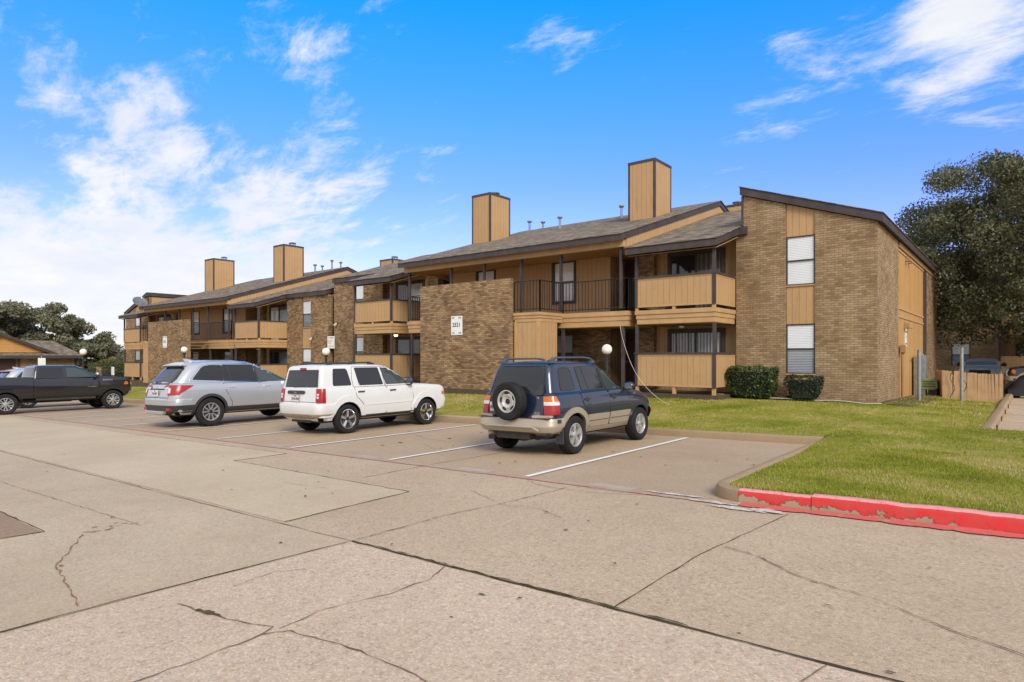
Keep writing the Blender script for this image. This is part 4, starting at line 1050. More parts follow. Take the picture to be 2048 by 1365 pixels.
# ------------------------------------------------------------------ globe lamps
def globe_lamp(x,y,zb,zg,label,r=.155):
    o=empty('globe_lamp',(x,y,zb),label,'lamp','white globe lamps along the row')
    p=MB(); p.lathe([(.09,zb-.1),(.09,zb+.03),(.05,zb+.06),(.045,zg-r-.06),(.07,zg-r-.05),(.075,zg-r+.025),(.05,zg-r+.03)],(x,y,0),seg=12)
    p.build('post',M['iron'],o,smooth=40)
    b=MB(); b.ball((x,y,zg),r,20,14); b.build('globe',M['globe'],o,smooth=80); return o
globe_lamp(-9.7,16.6,.2,1.82,'globe lamp behind the blue SUV, in front of the walkway post')
globe_lamp(-21.3,14.85,-.25,1.79,'globe lamp behind the white SUV roof, beside the tow-away notice')
globe_lamp(-31.7,14.05,-.5,1.92,'globe lamp behind the silver SUV roof, at the edge of the far stair wall')
globe_lamp(-44.0,13.6,-.8,1.86,'tall globe lamp beyond the black pickup windscreen, before the trees',.19)

# ------------------------------------------------------------------ small things at the row
M['under_grey']=plain('grey_dish_paint',(.14,.14,.14,1),.5,var=.1)
# satellite dish on the farther eave
dx,dy,dz=-47.6,18.1,5.25
r=empty('satellite_dish',(dx,dy,dz-.5),'grey satellite dish on the eave corner of the farther block','satellite dish')
mb=MB(); mb.tube([(dx+.1,dy+.3,dz-.45),(dx+.05,dy,dz-.1)],.035,8); mb.build('mast',M['vent'],r)
mb=MB(); q=Vector((.70,-.05,.62)).normalized(); rot=q.to_track_quat('Z','Y').to_matrix()
prof=[(.0,.0),(.18,.015),(.34,.055),(.46,.11),(.47,.12),(.34,.068),(.18,.03),(.0,.015)]
t=MB(); t.lathe([(max(.001,a),b) for a,b in prof],seg=24); t.v=[tuple(rot@Vector(p)+Vector((dx,dy,dz+.05))) for p in t.v]; t.build('reflector',M['under_grey'],r,smooth=40)
t=MB(); t.tube([rot@Vector((0,-.45,.1))+Vector((dx,dy,dz+.05)),rot@Vector((0,-.1,.55))+Vector((dx,dy,dz+.05))],.018,6); t.tube([rot@Vector((0,-.14,.50))+Vector((dx,dy,dz+.05)),rot@Vector((0,-.02,.58))+Vector((dx,dy,dz+.05))],.06,8); t.build('feed_arm',M['galv'],r)
# loose white cable from the walkway post to the grass
c0=Vector((-10.36,18.62,2.62)); pts=[]
for i in range(26):
    u=i/25; x=-10.36+2.55*u**1.25; y=18.6-1.75*u; z=2.62-(2.62-lawn_z(-7.8,16.9)-.02)*(1-(1-u)**1.55); pts.append((x+.02*math.sin(9*u),y,z))
tag(MB().tube(pts,.0055,6).build('cable',M['cable'],smooth=60),'loose white cable hanging from a walkway post down to the grass','cable')
tag(MB().tube([(-10.33,18.64,2.6),(-10.22,18.6,2.35),(-10.16,18.58,2.1),(-10.2,18.57,1.8),(-10.28,18.55,1.62)],.012,6).build('cable',M['iron'],smooth=60),'short black cable loop hanging under the walkway beside the maroon door','cable')
# cable lying along the wall base
pts=[(-7.6+.42*i,20.02+.10*math.sin(i*1.1)-.02*i,lawn_z(-7.6+.42*i,20)+.045+.02*math.sin(i*1.7)) for i in range(12)]
tag(MB().tube(pts,.013,6).build('cable',M['cable'],smooth=60),'pale cable lying on the soil between the two shrubs','cable')
mb=MB(); mb.ball((-7.35,19.45,lawn_z(-7.35,19.4)+.05),(.22,.16,.10),12,8); rnd=random.Random(2); mb.v=[(a+rnd.uniform(-.02,.02),b+rnd.uniform(-.02,.02),c+rnd.uniform(-.015,.015)) for a,b,c in mb.v]
tag(mb.build('rock',M['rock'],smooth=50),'brown rock in the soil bed beside the clipped box shrub','rock')
def post(x,y,h,r,label):
    z=lawn_z(x,y); o=empty('steel_post',(x,y,z),label,'post','bare steel posts on the lawn')
    MB().lathe([(r,z-.2),(r,z+h)],(x,y,0),seg=12).lathe([(r*1.12,z+h),(r*1.12,z+h+.03),(r*.6,z+h+.045)],(x,y,0),seg=12).build('tube',M['galv'],o,smooth=40)
    return o
p=post(-2.6,24.2,1.62,.055,'bare grey steel post before the yellow end panel')
p=post(-1.55,25.4,1.75,.05,'bare grey steel post under the oak, before the wooden enclosure')
# electric cabinet, pipes, green bin, boxes by the end wall
def thing_box(name,parts,loc,label,cat,group=None):
    o=empty(name,loc,label,cat,group)
    for nm,mb,mat,sm in parts: mb.build(nm,mat,o,smooth=sm,bevel=.006 if not sm else 0)
    return o
ex=-3.2; gz=lawn_z(-2.9,28)
thing_box('utility_cabinet',[('cabinet',MB().box(ex+.05,ex+.40,27.9,28.5,gz-.1,gz+1.5),M['galv'],0),('door',MB().box(ex+.08,ex+.37,27.885,27.9,gz+.6,gz+1.42),M['galv'],0),
   ('conduit',MB().tube([(ex+.1,27.4,gz),(ex+.1,27.4,gz+1.42),(ex+.1,27.95,gz+1.42)],.03,8),M['rock'],0)],(ex+.2,28.2,gz),'grey steel utility cabinet with rusty conduit against the yellow end panel','cabinet')
thing_box('meter_post',[('board',MB().box(ex+.03,ex+.1,29.9,30.4,gz+1.1,gz+1.55),M['yellow'],0),('leg',MB().box(ex+.05,ex+.12,30.0,30.1,gz-.1,gz+1.1),M['yellow'],0)],(ex+.1,30.1,gz),'yellow meter board on a wooden leg by the dark corner board','board')
thing_box('gas_pipe',[('riser',MB().tube([(ex+.06,24.75,gz-.1),(ex+.06,24.75,gz+1.7)],.035,8).tube([(ex+.06,24.95,gz-.1),(ex+.06,24.95,gz+1.6)],.025,8),M['soffit'],40),('cowl',MB().box(ex+.01,ex+.16,24.66,24.84,gz+1.6,gz+1.85).box(ex+.01,ex+.12,24.9,25.0,gz+1.55,gz+1.85),M['soffit'],0)],(ex+.06,24.8,gz),'pair of painted pipes with cowls at the edge of the yellow end panel','pipe')
for y,z in ((26.0,2.62),(26.7,2.62),(26.4,5.0),(27.0,5.0)):
    tagl={26.0:'lower brown vent hood nearest the brick on the yellow end panel',26.7:'lower brown vent hood beside its twin above the notice',26.4:'upper brown vent hood nearer the brick under the eave',27.0:'upper brown vent hood farther along under the eave'}[y]
    o=empty('vent_hood',(ex,y,z),tagl,'vent','vent hoods on the end panel')
    MB().prism([(y-.09,z),(y+.09,z),(y+.06,z+.17),(y-.06,z+.17)],'x',ex-.035,ex+.02).build('cowl',M['soffit'],o)
    MB().prism([(y-.10,z-.02),(y+.10,z-.02),(y+.10,z+.01),(y-.10,z+.01)],'x',ex-.035,ex+.13).build('flap',M['soffit'],o)
bx,by=-2.70,28.2; bz=lawn_z(bx,by)
mb=MB(); n=9
outl=[(-.27,.28),(-.26,.50),(-.18,.64),(.15,.66),(.25,.56),(.28,.32),(.20,.25),(-.22,.25)]
mb.prism([(bx+a,bz+b) for a,b in outl],'y',by-.35,by+.35)
rb=MB()
for k in range(3): rb.box(bx-.19,bx+.22,by-.372,by-.35,bz+.36+k*.09,bz+.38+k*.09)
thing_box('upturned_bin',[('tub',mb,M['green_plastic'],0),('rib',rb,M['found'],0),('base',MB().box(bx-.02,bx+.26,by-.3,by+.3,bz-.05,bz+.25),M['iron'],0)],(bx,by,bz),'pale green plastic bin lying on a black crate by the end wall','bin')
# enclosure of split pickets
rnd=random.Random(4); fz=lambda x,y:lawn_z(x,y)
o=empty('picket_enclosure',(-1.35,27.8,fz(-1.4,27.8)),'low enclosure of leaning brown pickets on the lawn under the oak','fence')
A=Vector((-2.25,27.45)); B=Vector((-.55,28.35)); n=17
mb=MB(); mb2=MB()
for i in range(n):
    t0,t1=i/n,(i+.985)/n; a=A.lerp(B,t0); b=A.lerp(B,t1); z=fz(a.x,a.y)-.04; h=1.03+rnd.uniform(-.012,.012); tl=rnd.uniform(-.02,.02)*(4 if i in(2,3,14) else 1)
    nx=Vector((-(B-A).y,(B-A).x)).normalized()*.022
    q=[a,b,b+nx,a+nx]; ty=Vector((B-A)).normalized()*tl
    vs=[(p.x,p.y,z) for p in q]+[(p.x+ty.x,p.y+ty.y,z+h) for p in q]
    mb.add(vs,[(0,1,5,4),(1,2,6,5),(2,3,7,6),(3,0,4,7),(4,5,6,7)])
C=B+Vector((-.4,2.0)); D=A+Vector((-.4,2.0))
for P,Q in ((B,C),(A,D)):
    for i in range(12):
        a=P.lerp(Q,i/12); b=P.lerp(Q,(i+.95)/12); z=fz(a.x,a.y)-.04; h=1.0+rnd.uniform(-.02,.05)
        dx=.022; mb.add([(a.x,a.y,z),(b.x,b.y,z),(b.x+dx,b.y,z),(a.x+dx,a.y,z),(a.x,a.y,z+h),(b.x,b.y,z+h),(b.x+dx,b.y,z+h),(a.x+dx,a.y,z+h)],[(0,1,5,4),(1,2,6,5),(2,3,7,6),(3,0,4,7),(4,5,6,7)])
mb.build('picket_boards',M['wood'],o)
d=(B-A)
for h in (.25,.8): mb2.tube([(A.x+.02,A.y+.06,fz(A.x,A.y)+h),(B.x,B.y+.06,fz(B.x,B.y)+h)],.03,4)
mb2.build('rail',M['wood'],o)
for i,(px,py) in enumerate(((-1.95,27.5),(-1.62,27.68))):
    z=fz(px,py); pts=[(px+.07*math.sin(k*.9+i),py-.05,z+1.35-.11*k) for k in range(13)]
    tag(MB().tube(pts,.012,5).build('cable',M['iron'],smooth=60),['black cable drooping over the left part of the picket enclosure','black cable hanging beside the steel post over the pickets'][i],'cable')

# ------------------------------------------------------------------ building beyond, right
def far_building(loc,label):
    r=empty('apartment_building',loc,label,'building')
    return r
r=far_building((-1,52,0),'brick and yellow apartment block half hidden behind the oak')
for x0,x1 in ((-9,-3.6),(-2.6,-1.15)): MB().box(x0,x1,50,50.3,-.4,6.3).build('wall',M['brick_tan'],r)
[MB().box(-3.6,-2.6,50,50.3,a,b).build('wall',M['siding'],r) for a,b in ((-.4,.95),(2.45,3.7),(5.2,6.3))]
window(r,-3.58,-2.62,.95,2.45,50.06,'screen'); window(r,-3.58,-2.62,3.7,5.2,50.06,'screen')
MB().box(-1.15,12,50.6,50.8,-.4,6.3).build('wall',M['siding'],r); patio_door(r,-.3,2.6,.3,2.45,50.57,('pane_drape','pane_drape')); patio_door(r,-.3,2.6,3.1,5.2,50.57,('pane_drape','pane_drape'))
MB().box(-1.05,12,48.6,48.66,.25,1.6).build('balcony_panel',M['siding'],r); MB().box(-1.05,12,48.6,48.66,3.2,4.2).build('balcony_panel',M['siding'],r); MB().box(-1.1,12,48.5,50.6,2.7,3.12).build('balcony_deck',M['yellow'],r)
MB().box(-1.15,-1.03,48.55,48.7,0,6).build('post',M['trim'],r)
mb=MB(); roof_slab(mb,-10,13,48.3,6.3,56,63,.25); roof_uv_fix(mb.build('roof',[M['shingle'],M['trim']],r))
MB().box(-9,12,50.9,62,-.4,6.2).build('core',M['dark'],r)

# ------------------------------------------------------------------ clubhouse, left
CX=-62.3; cz=-1.4
r=empty('clubhouse',(CX-4,16,cz),'low tan brick clubhouse with a yellow gable beyond the black pickup','building')
MB().box(CX-8,CX,10.2,18.75,cz-.2,1.42).build('wall',M['brick_tan'],r)
d=MB().box(CX-.002,CX+.05,12.9,14.6,cz,1.35).build('entry',M['maroon'],r); MB().box(CX+.05,CX+.07,13.0,13.5,cz+.2,.9).build('pane',M['pane_white'],d)
MB().box(CX+.0,CX+.06,14.7,14.85,cz,1.45).build('trim_board',M['trim'],r); MB().box(CX,CX+.06,18.6,18.77,cz,1.4).build('trim_board',M['trim'],r)
mb=MB(); x0,x1,y0,y1=CX-9,CX+.65,9.5,19.1; ze=1.66; zr=2.95; xm=(x0+x1)/2
vs=[(x1,y0,ze),(x1,y1,ze),(x0,y1,ze),(x0,y0,ze),(xm,y0+3.0,zr),(xm,y1-.9,zr)]
mb.add(vs,[(0,1,5,4),(1,2,5),(2,3,4,5),(3,0,4)],0)
vs2=[(a,b,c-.24) for a,b,c in vs[:4]]; mb.add(vs[:4]+vs2,[(0,4,5,1),(1,5,6,2),(2,6,7,3),(3,7,4,0),(4,7,6,5)],1)
roof_uv_fix(mb.build('roof',[M['shingle'],M['trim']],r))
# front gable
gy,gz_=13.6,3.42
gb=MB(); gx=x1-.8
gb.prism([(gy-3.2,1.9),(gy+3.2,1.9),(gy,gz_-.12)],'x',gx-.1,gx); gb.build('gable',M['siding_h'],r)
mb=MB()
for s in (-1,1):
    a=(gy,gz_); b=(gy+s*3.75,1.80); mb.prism([a,b,(b[0],b[1]-.2),(a[0],a[1]-.2)],'x',gx-4,gx+.35,1); mb.prism([(a[0],a[1]+.03),(b[0]+s*.05,b[1]+.02),(b[0]+s*.05,b[1]),(a[0],a[1]+.004)],'x',gx-4,gx+.38,0)
roof_uv_fix(mb.build('gable_roof',[M['shingle'],M['trim']],r))
o=empty('notice_board',(CX+1.6,15.9,cz),'white notice board on a thin post before the clubhouse wall','sign'); MB().box(CX+1.58,CX+1.62,15.65,16.15,.75,1.45).build('plate',M['white_paint'],o); MB().tube([(CX+1.55,15.9,cz),(CX+1.55,15.9,1.65)],.03,6).build('post',M['galv'],o)
o=empty('notice_board',(-56.2,19.4,-.7),'white notice board above the clipped hedge','sign'); MB().box(-56.45,-55.95,19.38,19.42,.1,.75).build('plate',M['white_paint'],o); MB().tube([(-56.2,19.45,-.8),(-56.2,19.45,.4)],.03,6).build('post',M['galv'],o)
# iron gate with brick piers near the clubhouse
o=empty('brick_gateway',(-58,18.6,-.9),'pair of brick piers with an iron gate beside the dome shrub','gate')
for y in (17.8,19.0):
    MB().box(-58.15,-57.85,y-.15,y+.15,-1.1,.75).build('pier',M['brick'],o)
mb=MB()
for i in range(9): mb.box(-58.01,-57.99,17.98+i*.1,18.0+i*.1,-.95,.6)
mb.box(-58.02,-57.98,17.95,18.85,.5,.54).box(-58.02,-57.98,17.95,18.85,-.9,-.86); mb.build('gate_leaf',M['iron'],o)
# distant block between trees and the row
r=empty('apartment_building',(-97,47,-1.9),'distant reddish apartment block seen in the gap left of the row','building')
MB().box(-104,-84,44,50,-2.2,4.4).build('wall',M['brick'],r)
for z in (.0,2.6):
    for a in (-99,-92.5): MB().box(a,a+3,43.2,44,z-.5,z+.5).build('balcony_panel',M['siding'],r)
for x in (-101.5,-94.6,-87.5):
    window(r,x,x+1.2,2.3,3.8,44.0,'screen'); window(r,x,x+1.2,-.6,.9,44.0,'screen')
mb=MB(); roof_slab(mb,-105,-83,42.8,4.5,48.5,53,.3); roof_uv_fix(mb.build('roof',[M['shingle'],M['trim']],r))
chimney(r,-93.5,-91.9,45.5,47,4.6,7.4,False)
chimney(r,-98.5,-97,45.5,47,4.6,6.2,False)
# ------------------------------------------------------------------ vehicles (local frame: x right, y forward, z up, y=0 at the rear axle)
def paint(name,col,metal=.0,rough=.28,coat=1.0,var=.03):
    t=NT(name)
    c=t.ramp(t.noise(1.5,t.obj(),3),[(.3,tuple(v*(1-var) for v in col[:3])+(1,)),(.7,tuple(v*(1+var) for v in col[:3])+(1,))])
    t.set(c,rough,metal,.5); t.b.inputs['Coat Weight'].default_value=coat; t.b.inputs['Coat Roughness'].default_value=.04
    return t.mat
M['p_blue']=paint('blue_paint',(.010,.018,.044,1),.3,.35)
M['rail_blue']=plain('blue_grey_rail',(.06,.08,.10,1),.45,var=.05)
M['p_tan']=paint('champagne_paint',(.40,.335,.25,1),.3,.42,.4,.06)
M['p_white']=paint('white_paint',(.66,.655,.635,1),0,.3,.6)
M['p_silver']=paint('silver_paint',(.46,.47,.49,1),.45,.34)
M['p_black']=paint('black_paint',(.010,.010,.011,1),.1,.25)
M['p_silver2']=paint('pale_silver_paint',(.48,.50,.53,1),.5,.32)
M['glass']=plain('tinted_glass',(.020,.020,.021,1),.04,var=0,spec=.55)
M['glass_clear']=plain('side_glass',(.045,.058,.058,1),.02,var=0,spec=.7)
M['glass_pale']=plain('windscreen_sky_sheen',(.28,.33,.33,1),.15,var=.1)  # pale tone stands in for sky mirrored in the glass
M['plastic']=plain('dark_grey_plastic',(.030,.031,.034,1),.55,var=.12,scale=4)
M['tyre']=plain('tyre_rubber',(.020,.019,.019,1),.82,var=.25,scale=5,spec=.2)
M['well']=plain('wheel_well',(.010,.009,.009,1),.95,var=0,spec=.05)
M['alloy']=plain('alloy_rim',(.55,.55,.54,1),.3,.75,var=.06)
M['steel_rim']=plain('painted_steel_rim',(.52,.50,.46,1),.38,.35,var=.06)
M['chrome']=plain('chrome',(.72,.72,.73,1),.12,1.0,var=0)
M['rim_dark']=plain('rim_shadow_metal',(.035,.033,.031,1),.5,.5,var=.2)
M['lens_red']=plain('red_lens',(.33,.010,.010,1),.28,var=.15,scale=20,spec=.7)
M['lens_amber']=plain('amber_lens',(.55,.13,.012,1),.12,var=.1,scale=20,spec=.7)
M['lens_clear']=plain('clear_lens',(.60,.58,.57,1),.12,var=.15,scale=22,spec=.8)
M['plate_bg']=plain('plate_white',(.66,.65,.62,1),.45,var=.04)
M['plate_pink']=plain('pink_plate_frame',(.50,.20,.24,1),.4,var=.1)
M['under']=plain('underbody_metal',(.045,.040,.035,1),.7,.3,var=.3)
M['exhaust']=plain('exhaust_pipe',(.30,.24,.18,1),.45,.6,var=.2)
M['dirt']=plain('road_film',(.34,.27,.19,1),.8,var=.25,scale=5)

def interp(rows,z):
    if z<=rows[0][0]: return rows[0][1:]
    for a,b in zip(rows,rows[1:]):
        if z<=b[0]:
            t=(z-a[0])/(b[0]-a[0]); return tuple(p+(q-p)*t for p,q in zip(a[1:],b[1:]))
    return rows[-1][1:]
def half(yr,yf,w,rx,ry,fx_,fy,kb,bow):
    ym=(yr+yf)/2; hl=(yf-yr)/2; P=[]
    for i in range(4): 
        x=(w-rx)*i/4; P.append((x,yr+bow*(x/w)**2*.6))
    for i in range(9):
        a=math.pi/2*i/8; P.append((w-rx+rx*math.sin(a)**.9,yr+bow*((w-rx)/w)**2*.6+ry*(1-math.cos(a)**.9)))
    ya=P[-1][1]; yb=yf-fy-bow*.4
    for i in range(1,30): P.append((w,ya+(yb-ya)*i/30))
    for i in range(9):
        a=math.pi/2*i/8; P.append((w-fx_+fx_*math.cos(a)**.9,yb+fy*math.sin(a)**.9))
    for i in range(1,5):
        x=(w-fx_)*(1-i/4); P.append((x,yb+fy+bow*.4*(1-(x/w)**2)))
    return [(x*(1-kb*((y-ym)/hl)**2),y) for x,y in P]
def shell(rows,top=None,zl=None,crown=.02,cross=8):
    """rows: (z, yr, yf, w, rear corner x, rear corner y, front corner x, front corner y, barrel, bow); top(y): roof or hood line"""
    vs=[];fs=[]; zt=rows[-1][0]; rings=[]
    for r in rows:
        h=half(*r[1:]); m=len(h)
        loop=h+[(-x,y) for x,y in h[1:-1]][::-1]
        b=len(vs)
        for x,y in loop:
            z=r[0]
            if top is not None and z>zl: z=zl+(z-zl)*(top(y)-zl)/(zt-zl)
            vs.append((x,y,z))
        rings.append(b)
    n=len(loop)
    for a,b in zip(rings,rings[1:]):
        for i in range(n):
            j=(i+1)%n; fs.append((a+i,a+j,b+j,b+i))
    for ring,sgn,cr in ((rings[-1],1,crown),(rings[0],-1,0)):
        grid=[]
        for i in range(m):
            ri=ring+i; li=ring+(n-i)%n
            if i in (0,m-1): grid.append([ri]*(cross+1)); continue
            A,B=vs[ri],vs[li]; row=[ri]
            for k in range(1,cross):
                t=k/cross; x=A[0]+(B[0]-A[0])*t
                vs.append((x,A[1]+(B[1]-A[1])*t,A[2]+cr*sgn*(1-(2*t-1)**2))); row.append(len(vs)-1)
            row.append(li); grid.append(row)
        for i in range(m-1):
            for k in range(cross):
                q=[grid[i][k],grid[i+1][k],grid[i+1][k+1],grid[i][k+1]]
                q2=[]; [q2.append(v) for v in q if v not in q2]
                if len(q2)>2: fs.append(tuple(q2) if sgn>0 else tuple(q2[::-1]))
    return vs,fs
class Car:
    def __init__(s,name,label,cat,loc,scale=1.0,group=None):
        s.root=empty(name,loc,label,cat,group,rot=(0,-math.atan(SL),0)); s.root.scale=scale if isinstance(scale,tuple) else (scale,)*3
        s.V=[];s.F=[];s.twin={};s.corner=(0,0)
    def addshell(s,vs,fs):
        b=len(s.V); s.V+=vs; s.F+=[tuple(b+i for i in f) for f in fs]
    def ready(s): s.bvh=BVHTree.FromPolygons([Vector(v) for v in s.V],s.F)
    def hit(s,side,a,b):
        o,d={'R':((4,a,b),(-1,0,0)),'B':((a,-8,b),(0,1,0)),'F':((a,12,b),(0,-1,0)),'T':((a,b,5),(0,0,-1)),'C':((s.corner[0]+.7071*a+3.5,s.corner[1]+.7071*a-3.5,b),(-.7071,.7071,0))}[side]
        p,n,i,l=s.bvh.ray_cast(Vector(o),Vector(d))
        if p is None:
            near={'R':(1,a,b),'B':(a,-1,b),'F':(a,4,b),'T':(a,b,1.5),'C':(s.corner[0]+.7071*a,s.corner[1]+.7071*a,b)}[side]
            p,n,i,l=s.bvh.find_nearest(Vector(near))
        if n.dot(Vector(d))>0: n=-n
        return p,n
    def grid(s,mb,side,G,off,th=.02,m=0,both=True):
        """G: rows of (a,b) points projected on the body, raised by off, with skirts going in"""
        H=[[s.hit(side,*q) for q in row] for row in G]
        r=len(G);c=len(G[0])
        # one mean normal per patch edge keeps the skirts tidy
        top=[[h[0]+h[1]*off for h in row] for row in H]; bot=[[h[0]-h[1]*th for h in row] for row in H]
        d={'R':Vector((1,0,0)),'B':Vector((0,-1,0)),'F':Vector((0,1,0)),'T':Vector((0,0,1)),'C':Vector((.7071,-.7071,0))}[side]
        vs=[p for row in top for p in row]+[p for row in bot for p in row]; k=r*c
        fs=[(i*c+j,i*c+j+1,(i+1)*c+j+1,(i+1)*c+j) for i in range(r-1) for j in range(c-1)]
        e1=top[0][1]-top[0][0] if (top[0][1]-top[0][0]).length>1e-6 else top[r//2][-1]-top[r//2][0]
        nn=(top[r//2][-1]-top[r//2][0]).cross(top[-1][c//2]-top[0][c//2])
        flip=nn.dot(d)<0
        per=[(0,j) for j in range(c)]+[(i,c-1) for i in range(1,r)]+[(r-1,j) for j in range(c-2,-1,-1)]+[(i,0) for i in range(r-2,0,-1)]
        for (i0,j0),(i1,j1) in zip(per,per[1:]+per[:1]):
            a,b=i0*c+j0,i1*c+j1; fs.append((b,a,k+a,k+b))
        if flip: fs=[f[::-1] for f in fs]
        mb.add(vs,fs,m)
        if both and side=='R': mb.add([(-v[0],v[1],v[2]) for v in vs],[f[::-1] for f in fs],m)
    def corner_lens(s,mb,poly,off,rad,sg,m=0):
        q=MB(); s.patch(q,'C',poly,off,rad,nc=14,nr=6,both=False)
        mb.add([(sg*a,b,z) for a,b,z in q.v],[f if sg>0 else f[::-1] for f in q.f],m)
    def patch(s,mb,side,poly,off,rad=0,nc=16,nr=5,m=0,th=.02,both=True):
        """convex polygon (a,b) with rounded corners, cut in columns along a"""
        P=round_poly(poly,rad) if rad else poly
        lo,hi=min(p[0] for p in P),max(p[0] for p in P); e=(hi-lo)*1e-4
        ts=sorted(set([lo+e,hi-e]+[lo+e+(hi-lo-2*e)*(.5-.5*math.cos(math.pi*i/nc)) for i in range(nc+1)]))
        cols=[]
        for a in ts:
            ys=[]
            for p,q in zip(P,P[1:]+P[:1]):
                if (p[0]-a)*(q[0]-a)<=0 and abs(p[0]-q[0])>1e-9: ys.append(p[1]+(q[1]-p[1])*(a-p[0])/(q[0]-p[0]))
            b0,b1=min(ys),max(ys); cols.append([(a,b0+(b1-b0)*k/nr) for k in range(nr+1)])
        s.grid(mb,side,cols,off,th,m,both)
    def line(s,mb,side,pts,w,off,m=0,both=True,sub=6,th=.006):
        """ribbon of width w along pts"""
        Q=[]
        for p,q in zip(pts,pts[1:]): Q+=[(p[0]+(q[0]-p[0])*i/sub,p[1]+(q[1]-p[1])*i/sub) for i in range(sub)]
        Q.append(pts[-1]); rows=[]
        for i,(a,b) in enumerate(Q):
            p=Q[max(0,i-1)];q=Q[min(len(Q)-1,i+1)]; dx,dy=q[0]-p[0],q[1]-p[1]; l=math.hypot(dx,dy) or 1
            ww=w(i/(len(Q)-1)) if callable(w) else w
            rows.append([(a-dy/l*ww/2,b+dx/l*ww/2),(a+dy/l*ww/2,b-dx/l*ww/2)])
        s.grid(mb,side,rows,off,th,m,both)
    def ring(s,mb,cy,cz,r0,r1,a0,a1,off,n=22,m=0,th=.03,rows=3,both=True):
        G=[]
        for i in range(n+1):
            a=R(a0+(a1-a0)*i/n); G.append([(cy+(r0+(r1-r0)*k/(rows-1))*math.cos(a),cz+(r0+(r1-r0)*k/(rows-1))*math.sin(a)) for k in range(rows)])
        s.grid(mb,'R',G,off,th,m,both)
    def part(s,name,mb,mats,parent=None,smooth=40,fixn=False):
        """one object, or a right and a left one where the mesh holds two mirrored pieces"""
        X=[v[0] for v in mb.v]; lim=.03
        sides=[1 if min(X[i] for i in f)>lim else -1 if max(X[i] for i in f)<-lim else 0 for f in mb.f]
        if 0 in sides or len(set(sides))<2: return mb.build(name,mats,parent or s.root,smooth=smooth,world=False,fixn=fixn)
        out=[]
        for sg in (1,-1):
            h=MB(); idx={}
            for f,m,q in zip(mb.f,mb.m,sides):
                if q!=sg: continue
                for i in f:
                    if i not in idx: idx[i]=len(h.v); h.v.append(mb.v[i])
                h.f.append(tuple(idx[i] for i in f)); h.m.append(m)
            par=parent or s.root
            if sg<0: par=s.twin.get(par.name,par)
            out.append(h.build(name,mats,par,smooth=smooth,world=False,fixn=fixn))
        s.twin[out[0].name]=out[1]
        return out[0]
    def body(s,mat,lower,upper,arches,rad,under,extra=None):
        """lower shell with wheel arches cut out, greenhouse shell on top"""
        me=bpy.data.meshes.new('body'); me.from_pydata(lower[0],[],lower[1]); me.materials.append(mat); me.materials.append(M['well'])
        bm=bmesh.new(); bm.from_mesh(me); bmesh.ops.recalc_face_normals(bm,faces=bm.faces); bm.to_mesh(me); bm.free()
        o=bpy.data.objects.new('body',me); COL.objects.link(o)
        cut=MB()
        for (cy,cz) in arches:
            for sg in (1,-1): cut.lathe([(rad,sg*.50),(rad,sg*1.4)] if sg>0 else [(rad,-1.4),(rad,-.50)],(0,cy,cz),ax='x',seg=40)
        c=cut.build('cut',M['well'],None,fixn=True)
        b=o.modifiers.new('b','BOOLEAN'); b.operation='DIFFERENCE'; b.object=c; b.solver='EXACT'
        dg=bpy.context.evaluated_depsgraph_get(); dg.update()
        me2=bpy.data.meshes.new_from_object(o.evaluated_get(dg))
        bpy.data.objects.remove(o); bpy.data.objects.remove(c)
        mb=MB(); V=[tuple(v.co) for v in me2.vertices]; F=[tuple(p.vertices) for p in me2.polygons]; mi=[]
        for p in me2.polygons:
            c=p.center; k=0
            for (cy,cz) in arches:
                if abs((c.y-cy)**2+(c.z-cz)**2-rad*rad)<.02 and abs(p.normal.x)<.3: k=1
                if (c.y-cy)**2+(c.z-cz)**2<rad*rad*.98 and abs(c.x)<.52: k=1
            if p.normal.z<-.8 and c.z<.6: k=1
            mi.append(k)
        mb.v=V; mb.f=F; mb.m=mi
        for vs,fs in upper: mb.add(vs,fs,0)
        return s.part('body',mb,[mat,M['well']],smooth=32)
    def wheels(s,ys,track,r,w,style,rimr,mats=('alloy','rim_dark')):
        for y in ys:
            for sg in (1,-1):
                wheel(s.root,(sg*track,y,r),r,w,style,rimr,mats,sg)
def round_poly(P,r,n=5):
    out=[];m=len(P)
    for i in range(m):
        p=Vector(P[i]);a=Vector(P[i-1]);b=Vector(P[(i+1)%m])
        u=(a-p);v=(b-p); k=min(r,u.length*.45,v.length*.45)
        p0=p+u.normalized()*k;p1=p+v.normalized()*k
        for j in range(n+1):
            t=j/n; q=p0*(1-t)**2+p*2*t*(1-t)+p1*t*t; out.append((q.x,q.y))
    return out
